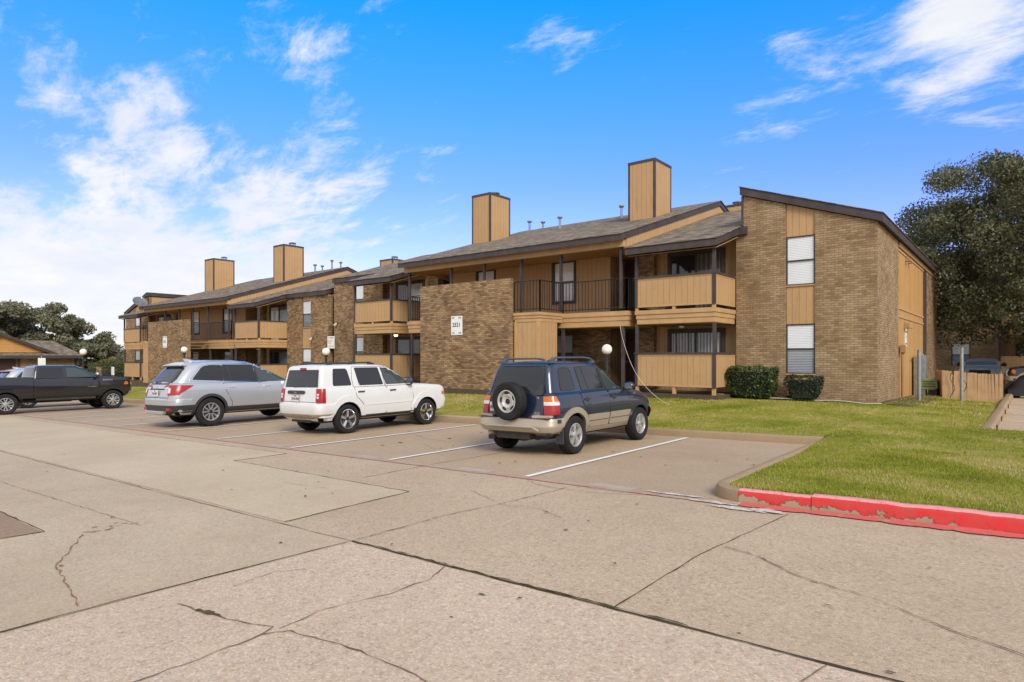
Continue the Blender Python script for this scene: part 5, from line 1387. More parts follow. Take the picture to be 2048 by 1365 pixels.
def wheel(parent,c,r,w,style,rimr,mats,sg,name='wheel',axis='x'):
    wo=bpy.data.objects.new(name,None); COL.objects.link(wo); wo.parent=parent; wo.location=c; wo.empty_display_size=.2
    if axis=='y': wo.rotation_euler=(0,0,R(-90))
    h=w/2; ri=rimr
    prof=[(ri,-h*.80),(ri+.02,-h*.92),(r-.06,-h),(r-.022,-h*.93),(r-.006,-h*.74),(r,-h*.4),(r,h*.4),(r-.006,h*.74),(r-.022,h*.93),(r-.06,h),(ri+.02,h*.92),(ri,h*.80),(ri-.012,h*.6),(ri-.012,-h*.6)]
    t=MB()
    if sg<0: prof=[(a,-b) for a,b in prof][::-1]
    t.lathe(prof+[prof[0]],ax='x',seg=44); t.f=t.f[:-2]; t.m=t.m[:-2]
    for gq in (-.5,0,.5):   # tread grooves
        pass
    t.build('tyre',M['tyre'],wo,smooth=35,world=False,fixn=True)
    x=lambda a: sg*a
    b=MB()
    lip=[(ri-.004,h*.76),(ri-.002,h*.84),(ri-.016,h*.86),(ri-.026,h*.72),(ri-.032,h*.25)]
    lip=[(a,x(bq)) for a,bq in lip]
    b.lathe(lip,ax='x',seg=40); b.f=b.f[:-2]; b.m=b.m[:-2]
    b.lathe([(ri-.03,x(h*.22)),(.05,x(h*.18))],ax='x',seg=32,m=1)
    def spoke(a0,wi,wo_,r0,r1,d0,d1,th=.03,tw=0):
        ca,sa=math.cos(a0),math.sin(a0); ca2,sa2=math.cos(a0+tw),math.sin(a0+tw)
        def P(rr,t,xx,c_,s_): return (x(xx),rr*c_-t*s_,rr*s_+t*c_)
        vs=[P(r0,-wi,d0,ca,sa),P(r0,wi,d0,ca,sa),P(r1,wo_,d1,ca2,sa2),P(r1,-wo_,d1,ca2,sa2),P(r0,-wi*1.25,d0-th,ca,sa),P(r0,wi*1.25,d0-th,ca,sa),P(r1,wo_*1.2,d1-th,ca2,sa2),P(r1,-wo_*1.2,d1-th,ca2,sa2)]
        b.add(vs,[(0,1,2,3),(0,4,5,1),(1,5,6,2),(2,6,7,3),(3,7,4,0),(4,7,6,5)])
    f=h*.70
    if style=='five':
        for k in range(5): spoke(R(90+72*k),.030,.048,.045,ri-.02,f*1.0,f*.92,.05)
        b.lathe([(.072,x(f*.6)),(.068,x(f*1.05)),(.045,x(f*1.18)),(.02,x(f*1.2))],ax='x',seg=20)
    elif style=='five_dark':
        for k in range(5): spoke(R(90+72*k),.026,.034,.03,ri-.03,f*.75,f*1.0,.05)
        b.lathe([(.05,x(f*.5)),(.045,x(f*.85)),(.02,x(f*.9))],ax='x',seg=16,m=1)
        for k in range(10):
            a=R(36*k); b.lathe([(.006,x(f*.9)),(.006,x(f*1.04))],(0,(ri-.045)*math.cos(a),(ri-.045)*math.sin(a)),ax='x',seg=6)
    elif style=='multi':
        for k in range(5):
            spoke(R(90+72*k-13),.013,.018,.05,ri-.02,f*.85,f*1.0,.04,R(-5)); spoke(R(90+72*k+13),.013,.018,.05,ri-.02,f*.85,f*1.0,.04,R(5))
        b.lathe([(.055,x(f*.4)),(.05,x(f*.9)),(.02,x(f*.92))],ax='x',seg=16,m=1)
    elif style=='twin':
        for k in range(6):
            spoke(R(90+60*k-8),.018,.017,.06,ri-.02,f*.95,f*.95,.04,R(-4)); spoke(R(90+60*k+8),.018,.017,.06,ri-.02,f*.95,f*.95,.04,R(4))
        b.lathe([(.08,x(f*.5)),(.075,x(f*1.0)),(.03,x(f*1.1))],ax='x',seg=20)
    elif style=='steel':
        b.lathe([(ri-.02,x(f*.35)),(ri-.05,x(f*.62)),(ri*.55,x(f*.88)),(ri*.42,x(f*.55)),(.055,x(f*.45)),(.05,x(f*.6))],ax='x',seg=40); b.f=b.f[:-2]; b.m=b.m[:-2]
        b.lathe([(.052,x(f*.62)),(.02,x(f*.63))],ax='x',seg=16,m=1)
        for k in range(5):
            a=R(90+72*k+6); rc=ri*.74; q=[]
            for j in range(14):
                t=2*math.pi*j/14; rr=.030*math.cos(t); tt=.048*math.sin(t); q.append((x(f*.80),(rc+rr)*math.cos(a)-tt*math.sin(a),(rc+rr)*math.sin(a)+tt*math.cos(a)))
            b.add(q,[tuple(range(14))],1)
        for k in range(5):
            a=R(126+72*k); b.lathe([(.009,x(f*.4)),(.009,x(f*.52))],(0,.085*math.cos(a),.085*math.sin(a)),ax='x',seg=8,m=1)
    b.build('rim',[M[mats[0]],M[mats[1]]],wo,smooth=30,world=False,fixn=style!='steel')
    # disc and hub behind
    return wo
def plate(car,x,y,z,w,h,number,frame,state='TEXAS',tilt=0):
    p=MB().box(x-w/2,x+w/2,y-.012,y,z-h/2,z+h/2); po=car.part('number_plate',p,M[frame],smooth=0)
    MB().box(x-w/2+.012,x+w/2-.012,y-.016,y-.012,z-h/2+.012,z+h/2-.012).build('plate_face',M['plate_bg'],po,world=False)
    t=text_mesh('lettering',number,h*.52,M['ink'],po,(x,y-.018,z-h*.07),sx=.80,bold=.001)
    t=text_mesh('lettering',state,h*.20,M['ink'],po,(x,y-.018,z+h*.34))
    return po
def mirror(car,y,z,x,mat,w=.19,h=.15):
    for sg in (1,-1):
        m=MB(); m.ball((sg*(x+w*.55),y,z),(w*.55,.07,h*.55),14,10); m.tube([(sg*(x-.03),y+.01,z-.03),(sg*(x+w*.3),y,z-.04)],[.035,.03],8)
        mo=car.part('mirror',m,M[mat],smooth=60)
        g_=MB(); g_.box(sg*(x+w*.12),sg*(x+w*.98),y-.073,y-.066,z-h*.36,z+h*.36); car.part('mirror_glass',g_,M['chrome'],mo,smooth=0)
def handle(car,y,z,mat,parents,w=.16,cup=False):
    for par,yy in zip(parents,y):
        h=MB(); car.line(h,'R',[(yy-w/2,z),(yy+w/2,z+.004)],.030,.022,th=.03)
        car.part('door_handle',h,M[mat],par)
        if cup: 
            q=MB(); car.patch(q,'R',[(yy+.0+.055*math.cos(t*.5236),z-.005+.05*math.sin(t*.5236)) for t in range(12)],.006,nc=8,nr=3); car.part('handle_cup',q,M['plastic'],par)
def lens(car,side,poly,mat,off=.012,name='lens',par=None,rad=.012,both=True,nc=8):
    l=MB(); car.patch(l,side,poly,off,rad,nc=nc,nr=5,both=both); return car.part(name,l,M[mat],par)
def doors(car,polys,mat,seamw=.010):
    out=[]
    for P in polys:
        d=MB(); car.patch(d,'R',P,.0035,.03,nc=12,nr=8,m=0,th=.01)
        Q=round_poly(P,.03); car.line(d,'R',Q+[Q[0]],seamw,.0045,m=1,sub=1,th=.004)
        out.append(car.part('door',d,[M[mat],M['well']]))
    return out
def window_panel(car,side,poly,mat,rad=.035,off=.004,frame=.0,name='window',par=None,nc=16,both=True,fmat='plastic'):
    w=MB(); car.patch(w,side,poly,off,rad,nc=nc,nr=6,both=both)
    o=car.part(name,w,M[mat],par)
    if frame:
        f=MB(); Q=round_poly(poly,rad); car.line(f,side,Q+[Q[0]],frame,off+.003,sub=1,both=both,th=.012); car.part('window_trim',f,M[fmat],o)
    return o
def lin(tab): return lambda y: lerp_tab(y,tab)

# ---- dark blue SUV with a spare wheel
def blue_suv():
    c=Car('parked_suv','dark blue SUV with beige lower cladding and a spare wheel on its tailgate','car',(-7.10,9.62,g(-7.10)),1.0,'cars nosed in to the kerb')
    belt=1.10
    rows=[(.36,-.60,3.02,.72,.2,.12,.35,.3,.0,.02),(.46,-.70,3.12,.80,.22,.14,.4,.32,.02,.03),(.62,-.70,3.18,.845,.2,.14,.42,.36,.02,.03),(.80,-.68,3.18,.855,.16,.13,.42,.36,.02,.03),
          (.95,-.66,3.14,.845,.15,.13,.42,.36,.02,.03),(1.04,-.645,3.08,.825,.15,.13,.40,.36,.025,.03),(1.085,-.635,3.03,.80,.15,.13,.36,.34,.03,.03),(1.11,-.62,2.98,.765,.16,.13,.32,.32,.03,.03)]
    top=lin([(-.7,1.12),(1.75,1.12),(2.1,1.10),(2.5,1.05),(2.95,.96),(3.2,.86)])
    lo=shell(rows,top,.70,.03)
    up=[(1.06,-.62,2.15,.77,.14,.12,.45,.3,.03,.03),(1.2,-.595,1.93,.735,.14,.12,.42,.26,.03,.03),(1.45,-.525,1.53,.668,.14,.12,.36,.2,.03,.03),(1.56,-.485,1.36,.638,.14,.12,.34,.2,.03,.03),(1.62,-.455,1.27,.612,.15,.12,.32,.2,.03,.03),(1.655,-.42,1.18,.56,.16,.12,.3,.2,.03,.03),(1.668,-.36,1.05,.48,.18,.14,.3,.2,.03,.03)]
    roof=lin([(-.6,1.650),(-.2,1.668),(.5,1.675),(1.0,1.655),(1.4,1.615)])
    ush=shell(up,roof,1.5,.02)
    c.addshell(*lo); c.addshell(*ush); c.ready()
    AX=[(0,.345),(2.48,.345)]
    b=c.body(M['p_blue'],lo,[ush],AX,.405,None)
    # glazing
    window_panel(c,'B',[(-.60,1.10),(.60,1.10),(.50,1.575),(-.50,1.575)],'glass',.05,.006,.0,'rear_window')
    window_panel(c,'F',[(-.66,1.16),(.66,1.16),(.52,1.56),(-.52,1.56)],'glass',.06,.006,0,'windscreen')
    window_panel(c,'R',[(-.30,1.15),(.16,1.15),(.10,1.555),(-.22,1.555)],'glass',.08,.004,.018)
    window_panel(c,'R',[(.36,1.13),(1.17,1.13),(1.10,1.565),(.30,1.565)],'glass',.04,.004,.022)
    window_panel(c,'R',[(1.24,1.13),(1.98,1.13),(1.88,1.22),(1.48,1.545),(1.17,1.56)],'glass_clear',.04,.004,.022)
    l=MB(); c.line(l,'R',[(.60,1.14),(.50,1.56)],.02,.008); c.part('window_bar',l,M['plastic'])
    D=doors(c,[[(.24,1.085),(.28,.90),(.50,.70),(.56,.46),(1.20,.46),(1.20,1.095)],[(1.225,.46),(2.02,.46),(2.04,.95),(2.0,1.085),(1.225,1.095)]],'p_blue')
    handle(c,(.42,1.40),.965,'plastic',D,.17,True)
    # beige cladding: lower doors, flares, sills, bumpers
    k=MB()
    c.patch(k,'R',[(.50,.45),(1.19,.45),(1.19,.68),(.42,.68)],.020,.015,nc=8,nr=3)
    c.patch(k,'R',[(1.235,.45),(2.03,.45),(2.05,.68),(1.235,.68)],.020,.015,nc=8,nr=3)
    c.part('door_cladding',k,M['p_tan'])
    k=MB(); c.line(k,'R',[(.44,.565),(1.18,.565)],.010,.024); c.line(k,'R',[(1.245,.565),(2.03,.565)],.010,.024); c.part('cladding_groove',k,M['under'])
    k=MB(); c.patch(k,'R',[(.42,.37),(2.06,.37),(2.03,.435),(.45,.435)],.03,.012,nc=10,nr=3); c.part('sill',k,M['p_tan'])
    for cy in (0,):
        f=MB(); c.ring(f,cy,.345,.40,.50,-8,188,.032); c.part('wheel_flare',f,M['p_tan'])
    f=MB(); c.ring(f,2.48,.345,.40,.435,-5,185,.010); c.part('wheel_flare',f,M['p_blue'])
    bm_rows=[(.40,-.66,.30,.70,.2,.2,.1,.1,.0,.04),(.44,-.77,.30,.82,.26,.2,.1,.1,.0,.05),(.52,-.80,.30,.865,.24,.2,.1,.1,.0,.05),(.56,-.80,.30,.87,.24,.2,.1,.1,.0,.05),(.575,-.79,.30,.868,.24,.2,.1,.1,.0,.05),(.64,-.79,.30,.872,.22,.2,.1,.1,.0,.05),(.675,-.775,.30,.86,.22,.2,.1,.1,.0,.05)]
    bs=shell(bm_rows,None,None,0)
    bumper=MB(); bumper.add(*bs)
    cut=[f for f in bumper.f if max(bumper.v[i][1] for i in f)<-.36]
    bumper.f=cut; bumper.m=[0]*len(cut)
    bo=c.part('rear_bumper',bumper,M['p_tan'])
    MB().box(-.80,.80,-.775,-.62,.676,.684).build('step_pad',M['plastic'],bo,world=False)
    q=MB(); q.tube([(-.62,-.815,.545),(-.55,-.835,.535),(.5,-.835,.535),(.62,-.815,.47)],.022,8); c.part('bumper_bead',q,M['p_tan'],bo)
    for sg in (1,-1):
        q=MB(); q.box(sg*.45,sg*.80,-.79,-.66,.684,.735); q.v=[(a,b+(.10 if abs(a)>.7 else 0),z) for a,b,z in q.v]; q.build('bumper_corner',M['p_tan'],bo,world=False,bevel=.012)
        q=MB(); q.box(sg*.855,sg*.885,-.60,-.50,.60,.66); q.build('side_marker',M['plastic'],bo,world=False)
    fb=shell([(.40,2.7,3.1,.70,.1,.1,.4,.3,0,.03),(.46,2.7,3.22,.82,.1,.1,.42,.36,0,.03),(.60,2.7,3.26,.86,.1,.1,.42,.36,0,.03),(.68,2.7,3.22,.85,.1,.1,.42,.36,0,.03)])
    f=MB(); f.add(*fb); keep=[q for q in f.f if min(f.v[i][1] for i in q)>2.86]; f.f=keep; f.m=[0]*len(keep); c.part('front_bumper',f,M['p_tan'])
    # lamps
    for sg in (1,-1):
        tl=empty('tail_light',(0,0,0),None,None); tl.parent=c.root
        for z0,z1,mt in ((.745,.905,'lens_red'),(.905,.965,'lens_clear'),(.965,1.06,'lens_amber')):
            l=MB(); c.corner=(.855,-.68); c.corner_lens(l,[(-.143,z0),(.125 if z0<.95 else .112,z0),(.118 if z0<.95 else .06,z1),(-.143,z1)],.012,.004,sg)
            c.part('lens',l,M[mt],tl)
    for sg in (1,-1):
        hl=MB(); c.patch(hl,'F',[(sg*.42,.74),(sg*.74,.74),(sg*.74,.88),(sg*.42,.86)],.01,.01,nc=6,nr=4); c.part('headlight',hl,M['lens_clear'])
        am=MB(); am.box(sg*.79,sg*.83,3.03,3.10,.55,.60); c.part('indicator',am,M['lens_amber'],smooth=0)
    # tailgate seam, strip, plate, spare wheel
    l=MB(); c.line(l,'B',[(-.62,.72),(-.635,1.08),(-.52,1.59),(.52,1.59),(.635,1.08),(.62,.72)],.010,.003,sub=8); c.part('tailgate_seam',l,M['well'])
    l=MB(); c.patch(l,'B',[(-.60,.965),(-.17,.965),(-.17,1.035),(-.60,1.035)],.02,.012,nc=6,nr=3); c.part('tailgate_strip',l,M['plastic'])
    l=MB(); c.patch(l,'B',[(.42,1.075),(.60,1.075),(.585,1.27),(.50,1.26)],.035,.04,nc=6,nr=4); c.part('tailgate_handle',l,M['plastic'])
    sp=wheel(c.root,(-.03,-.80,.975),.345,.215,'steel',.205,('steel_rim','rim_dark'),1,'spare_wheel','y')
    MB().box(-.16,.10,-.74,-.62,.87,1.08).build('spare_bracket',M['plastic'],c.root,world=False)
    plate(c,-.405,-.70,.865,.32,.165,'RNR-0940','plate_bg')
    for s_,x,z,sz in (('SUZUKI',-.43,1.078,.055),('V6',.50,1.035,.06),('GRAND',.50,.775,.034),('VITARA',.50,.742,.040)):
        p,_=c.hit('B',x,z); text_mesh('lettering',s_,sz,M['chrome'],c.root,(x,p.y-.012,z),bold=.001)
    p,_=c.hit('R',2.25,.99); text_mesh('lettering','V6 24',.045,M['chrome'],c.root,(p.x+.008,2.25,.99),rot=(R(90),0,R(90)))
    # roof rails, mirrors, underside, aerial
    for sg in (1,-1):
        r_=MB(); pts=[(sg*.545,-.36,1.655),(sg*.555,-.28,1.715),(sg*.56,-.15,1.738),(sg*.56,.75,1.742),(sg*.555,.98,1.72),(sg*.55,1.12,1.66)]
        r_.tube(pts,[.03,.032,.02,.018,.022,.026],8); r_.box(sg*.52,sg*.59,-.40,-.22,1.64,1.70); r_.box(sg*.53,sg*.58,.98,1.12,1.63,1.68)
        c.part('roof_rail',r_,M['rail_blue'],smooth=50)
    mirror(c,1.93,1.16,.80,'p_blue')
    u=MB(); u.box(-.62,.62,-.55,3.0,.30,.5); u.box(-.06,.06,-.5,2.8,.24,.32); u.box(-.42,.34,-.70,-.30,.30,.42); u.tube([(-.68,0,.33),(.68,0,.33)],.06,8); u.ball((0,0,.33),.13,10,8); u.tube([(-.68,2.48,.33),(.68,2.48,.33)],.05,8); c.part('underbody',u,M['under'],smooth=0)
    e=MB(); e.tube([(-.42,.2,.36),(-.48,-.55,.38),(-.50,-.83,.385)],.028,8); c.part('exhaust',e,M['exhaust'],smooth=50)
    for sg in (1,-1):
        q=MB(); q.box(sg*.70,sg*.86,-.43,-.40,.22,.52); c.part('mud_flap',q,M['plastic'],smooth=0)
        q=MB(); c.patch(q,'R',[(-.62,.42),(-.42,.42),(-.40,.66),(-.64,.66)],.018,.01,nc=4,nr=3,both=False)
        if sg<0: q.v=[(-a,b_,z) for a,b_,z in q.v]; q.f=[f_[::-1] for f_ in q.f]
        c.part('quarter_cladding',q,M['p_tan'])
    c.wheels((0,2.48),.755,.345,.225,'five',.215)
    return c
# ---- white boxy SUV
def white_suv():
    c=Car('parked_suv','boxy white SUV with dark windows and chrome five-spoke wheels','car',(-13.80,9.66,g(-13.80)),(1.02,1.0,1.03),'cars nosed in to the kerb')
    rows=[(.33,-.70,3.30,.72,.2,.12,.3,.3,.0,.02),(.42,-.80,3.42,.83,.2,.12,.26,.22,.01,.03),(.60,-.80,3.46,.865,.14,.10,.24,.20,.01,.02),(.85,-.79,3.46,.868,.09,.07,.24,.20,.01,.02),(1.0,-.775,3.44,.862,.08,.07,.24,.20,.01,.02),
          (1.07,-.765,3.42,.85,.08,.07,.22,.20,.01,.02),(1.10,-.757,3.39,.838,.08,.07,.2,.20,.01,.02),(1.12,-.745,3.35,.81,.09,.08,.2,.20,.01,.02)]
    top=lin([(-.8,1.12),(1.9,1.12),(2.15,1.12),(2.7,1.10),(3.2,1.06),(3.46,1.0)])
    lo=shell(rows,top,.80,.03)
    up=[(1.06,-.75,2.38,.815,.07,.06,.36,.22,.01,.02),(1.2,-.73,2.14,.795,.07,.06,.34,.2,.01,.02),(1.45,-.685,1.70,.752,.07,.06,.3,.16,.01,.02),(1.58,-.655,1.47,.725,.07,.06,.28,.15,.01,.02),(1.62,-.635,1.40,.705,.08,.07,.28,.15,.01,.02),(1.642,-.60,1.32,.665,.09,.08,.28,.15,.01,.02),(1.65,-.54,1.2,.58,.10,.1,.28,.15,.01,.02)]
    roof=lin([(-.7,1.635),(-.3,1.65),(.6,1.655),(1.1,1.64),(1.45,1.605)])
    ush=shell(up,roof,1.5,.015)
    c.addshell(*lo); c.addshell(*ush); c.ready()
    AX=[(0,.352),(2.635,.352)]
    c.body(M['p_white'],lo,[ush],AX,.415,None)
    window_panel(c,'B',[(-.68,1.125),(.68,1.125),(.63,1.525),(-.63,1.525)],'glass',.025,.006,0,'rear_window')
    window_panel(c,'F',[(-.68,1.16),(.68,1.16),(.56,1.55),(-.56,1.55)],'glass',.05,.006,0,'windscreen')
    window_panel(c,'R',[(-.40,1.145),(.15,1.145),(.05,1.555),(-.36,1.555)],'glass',.05,.004)
    window_panel(c,'R',[(.38,1.145),(1.14,1.145),(1.02,1.565),(.28,1.565)],'glass',.03,.004,.012)
    window_panel(c,'R',[(1.24,1.145),(2.02,1.145),(1.96,1.18),(1.56,1.555),(1.10,1.565)],'glass_clear',.03,.004,.012)
    D=doors(c,[[(.20,1.10),(.26,.88),(.46,.70),(.52,.42),(1.20,.42),(1.20,1.10)],[(1.225,.42),(2.08,.42),(2.14,.80),(2.08,1.10),(1.225,1.10)]],'p_white')
    # upper door frames
    l=MB(); c.line(l,'R',[(.20,1.10),(.17,1.30),(.20,1.59),(1.12,1.595),(1.20,1.10)],.009,.003); c.line(l,'R',[(1.12,1.595),(1.55,1.585),(2.06,1.12)],.009,.003); c.part('door_seam',l,M['well'])
    handle(c,(.40,1.42),.985,'plastic',D,.20)
    k=MB(); c.line(k,'R',[(.55,.66),(2.1,.68)],.030,.012); c.part('side_moulding',k,M['p_white'])
    k=MB(); c.patch(k,'R',[(.42,.325),(2.22,.325),(2.19,.415),(.46,.415)],.014,.012,nc=10,nr=3); c.part('sill',k,M['plastic'])
    k=MB(); c.patch(k,'R',[(2.14,.34),(2.22,.34),(2.24,.47),(2.19,.50)],.02,.012,nc=4,nr=3); c.part('mud_guard',k,M['plastic'])
    for cy in (0,2.635):
        f=MB(); c.ring(f,cy,.352,.41,.55,-4,176 if cy else 180,.022,n=10); c.part('wheel_flare',f,M['p_white'])
        f=MB(); c.ring(f,cy,.352,.395,.418,-10,190,.016); c.part('arch_lip',f,M['plastic'])
    bs=shell([(.36,-.72,.2,.66,.2,.2,.1,.1,.0,.06),(.42,-.84,.2,.80,.24,.2,.1,.1,0,.06),(.50,-.885,.2,.865,.22,.2,.1,.1,0,.06),(.70,-.895,.2,.88,.20,.2,.1,.1,0,.06),(.735,-.885,.2,.875,.20,.2,.1,.1,0,.06),(.75,-.86,.2,.85,.20,.2,.1,.1,0,.06)])
    b=MB(); b.add(*bs); keep=[q for q in b.f if max(b.v[i][1] for i in q)<-.36]; b.f=keep; b.m=[0 if sum(b.v[i][2] for i in q)/len(q)>.47 else 1 for q in keep]; c.part('rear_bumper',b,[M['p_white'],M['dirt']])
    fb=shell([(.38,2.8,3.36,.72,.1,.1,.3,.26,0,.03),(.46,2.8,3.50,.84,.1,.1,.3,.26,0,.03),(.66,2.8,3.53,.875,.1,.1,.3,.24,0,.03),(.74,2.8,3.50,.87,.1,.1,.3,.24,0,.03)])
    f=MB(); f.add(*fb); keep=[q for q in f.f if min(f.v[i][1] for i in q)>3.06]; f.f=keep; f.m=[0]*len(keep); c.part('front_bumper',f,M['p_white'])
    for sg in (1,-1):
        tl=empty('tail_light',(0,0,0),None,None); tl.parent=c.root
        l=MB(); c.corner=(.868,-.79); c.corner_lens(l,[(-.122,.765),(.095,.765),(.09,1.09),(-.122,1.09)],.016,.012,sg); c.part('lens',l,M['lens_red'],tl)
        for z in (.865,.93):
            l=MB(); c.patch(l,'B',[(sg*.71,z),(sg*.79,z),(sg*.79,z+.048),(sg*.71,z+.048)],.021,.006,nc=4,nr=3); c.part('lens',l,M['lens_clear'],tl)
        a=MB(); c.patch(a,'R',[(3.22,.80),(3.32,.80),(3.32,.89),(3.22,.89)],.008,.008,nc=4,nr=3,both=False)
        if sg<0: a.v=[(-p,q_,z) for p,q_,z in a.v]; a.f=[f_[::-1] for f_ in a.f]
        c.part('indicator',a,M['lens_amber'])
        hl=MB(); c.patch(hl,'F',[(sg*.45+.0,.80),(sg*.45+.075*sg+.06*math.cos(1),.80),(sg*.62,.93),(sg*.45,.95)],.01,.02,nc=6,nr=4); c.part('headlight',hl,M['lens_clear'])
    l=MB(); c.patch(l,'B',[(-.13,1.535),(.13,1.535),(.12,1.575),(-.12,1.575)],.03,.01,nc=5,nr=3); c.part('brake_light',l,M['lens_red'])
    l=MB(); c.patch(l,'B',[(-.50,.965),(.22,.965),(.22,1.045),(-.50,1.045)],.025,.02,nc=6,nr=3); st=c.part('tailgate_strip',l,M['plastic'])
    p,_=c.hit('B',-.14,1.0); text_mesh('lettering','Jeep',.062,M['chrome'],c.root,(-.14,p.y-.03,1.005),bold=.001)
    plate(c,-.14,-.80,.86,.31,.165,'PZW-9595','plate_pink')
    l=MB(); c.line(l,'B',[(-.66,.78),(-.665,1.09),(-.60,1.53),(.60,1.53),(.665,1.09),(.66,.78),(-.66,.78)],.009,.003,sub=8); c.part('tailgate_seam',l,M['well'])
    l=MB(); c.line(l,'B',[(-.30,1.135),(.0,1.15),(.12,1.145)],.02,.02); c.part('wiper',l,M['plastic'])
    for sg in (1,-1):
        r_=MB(); r_.tube([(sg*.56,-.42,1.635),(sg*.565,-.32,1.675),(sg*.565,.9,1.70),(sg*.56,1.05,1.655)],.018,8)
        for y in (-.32,.28,.9): r_.box(sg*.54,sg*.59,y-.06,y+.06,1.62,1.69)
        c.part('roof_rail',r_,M['plastic'],smooth=50)
    q=MB(); q.box(-.56,.56,.0,.05,1.685,1.705).box(-.56,.56,.62,.67,1.69,1.71); c.part('cross_bar',q,M['plastic'],smooth=0)
    mirror(c,1.98,1.20,.80,'plastic',.20,.20)
    q=MB(); q.tube([(.74,2.25,1.08),(.735,2.05,1.80)],.005,5); c.part('aerial',q,M['plastic'])
    u=MB(); u.box(-.62,.62,-.60,3.2,.28,.5); u.tube([(-.7,0,.33),(.7,0,.33)],.05,8).tube([(-.7,2.635,.33),(.7,2.635,.33)],.05,8); u.box(-.45,.35,-.72,-.35,.29,.40); c.part('underbody',u,M['under'],smooth=0)
    c.wheels((0,2.635),.765,.352,.22,'five_dark',.235,('chrome','rim_dark'))
    return c
# ---- silver three-row SUV
def silver_suv(root_args,pnt,plate_no='KDL-4827'):
    c=Car(*root_args)
    rows=[(.34,-.88,3.50,.80,.3,.2,.4,.4,.0,.02),(.44,-1.0,3.68,.92,.34,.24,.45,.4,.015,.05),(.60,-1.05,3.74,.965,.34,.26,.5,.44,.015,.06),(.80,-1.06,3.74,.975,.32,.26,.5,.44,.015,.06),(.98,-1.03,3.70,.97,.30,.26,.5,.44,.02,.06),
          (1.10,-.99,3.62,.945,.30,.26,.48,.44,.02,.06),(1.15,-.97,3.55,.92,.30,.26,.45,.42,.02,.06),(1.18,-.95,3.48,.88,.30,.26,.42,.4,.02,.06)]
    top=lin([(-1.05,1.18),(2.1,1.18),(2.4,1.15),(3.0,1.10),(3.5,1.02),(3.75,.95)])
    lo=shell(rows,top,.85,.04)
    up=[(1.10,-.96,2.75,.89,.30,.3,.5,.3,.02,.06),(1.24,-.90,2.42,.855,.30,.32,.48,.28,.02,.06),(1.5,-.70,1.90,.785,.30,.34,.42,.22,.02,.06),(1.64,-.56,1.62,.735,.28,.34,.40,.22,.02,.06),(1.71,-.46,1.48,.69,.28,.34,.38,.22,.02,.06),(1.74,-.38,1.36,.62,.28,.34,.36,.22,.02,.06),(1.755,-.2,1.1,.50,.28,.3,.34,.22,.02,.06)]
    roof=lin([(-.9,1.71),(-.45,1.745),(.2,1.775),(.8,1.775),(1.2,1.75),(1.7,1.69)])
    ush=shell(up,roof,1.55,.03)
    c.addshell(*lo); c.addshell(*ush); c.ready()
    AX=[(0,.385),(2.82,.385)]
    c.body(pnt,lo,[ush],AX,.44,None)
    window_panel(c,'B',[(-.60,1.16),(.60,1.16),(.70,1.26),(.63,1.60),(-.63,1.60),(-.70,1.26)],'glass',.05,.006,0,'rear_window')
    window_panel(c,'F',[(-.74,1.22),(.74,1.22),(.60,1.64),(-.60,1.64)],'glass',.06,.006,0,'windscreen')
    Q=[(-.46,1.26),(.40,1.20),(.40,1.65),(.05,1.655),(-.16,1.61),(-.44,1.30)]
    a=window_panel(c,'R',Q,'glass',.05,.004,0)
    b=window_panel(c,'R',[(.425,1.20),(1.42,1.185),(1.33,1.655),(.425,1.66)],'glass',.02,.004,0)
    d=window_panel(c,'R',[(1.46,1.185),(2.42,1.18),(2.34,1.22),(1.76,1.62),(1.38,1.655)],'glass_clear',.03,.004,0)
    for pp,w_ in (([(.62,1.20),(.55,1.65)],.03),([(1.44,1.19),(1.355,1.65)],.05),([(.412,1.2),(.412,1.65)],.02)):
        l=MB(); c.line(l,'R',pp,w_,.007); c.part('window_pillar',l,M['plastic'])
    l=MB(); c.line(l,'R',[(2.42,1.17),(1.42,1.172),(.40,1.188),(-.46,1.238),(-.53,1.255),(-.51,1.30),(-.25,1.60),(-.15,1.645),(.05,1.682),(.6,1.692),(1.3,1.688),(1.8,1.645),(2.42,1.20)],.030,.012,sub=4); c.part('window_chrome',l,M['chrome'])
    D=doors(c,[[(.36,1.15),(.44,.92),(.60,.62),(.60,.42),(1.46,.42),(1.44,1.15)],[(1.485,.42),(2.34,.42),(2.42,.85),(2.36,1.14),(1.465,1.15)]],None or 'p_tmp')
    handle(c,(.62,1.68),1.04,'chrome',D,.22)
    l=MB(); c.line(l,'R',[(-.80,.965),(.2,.99),(2.6,1.0)],.012,.004); c.part('body_crease',l,pnt)
    k=MB(); c.patch(k,'R',[(.44,.33),(2.40,.33),(2.37,.50),(.46,.50)],.014,.012,nc=10,nr=4); c.part('sill',k,M['plastic'])
    for cy in (0,2.82):
        f=MB(); c.ring(f,cy,.385,.425,.495,-14,194,.016); c.part('arch_trim',f,M['plastic'])
    k=MB(); c.patch(k,'R',[(-.80,.40),(-.44,.40),(-.42,.60),(-.86,.60)],.010,.012,nc=6,nr=3); c.part('corner_trim',k,M['plastic'])
    bs=shell([(.36,-.94,.2,.70,.3,.25,.1,.1,0,.06),(.42,-1.06,.2,.88,.34,.28,.1,.1,0,.08),(.58,-1.09,.2,.965,.36,.30,.1,.1,0,.08),(.60,-1.095,.2,.968,.36,.30,.1,.1,0,.08),(.74,-1.10,.2,.975,.36,.30,.1,.1,0,.08),(.77,-1.07,.2,.965,.36,.30,.1,.1,0,.08)])
    b=MB(); b.add(*bs); keep=[q for q in b.f if max(b.v[i][1] for i in q)<-.50]; b.f=keep; b.m=[0 if sum(b.v[i][2] for i in q)/len(q)>.59 else 1 for q in keep]; bo=c.part('rear_bumper',b,[pnt,M['plastic']])
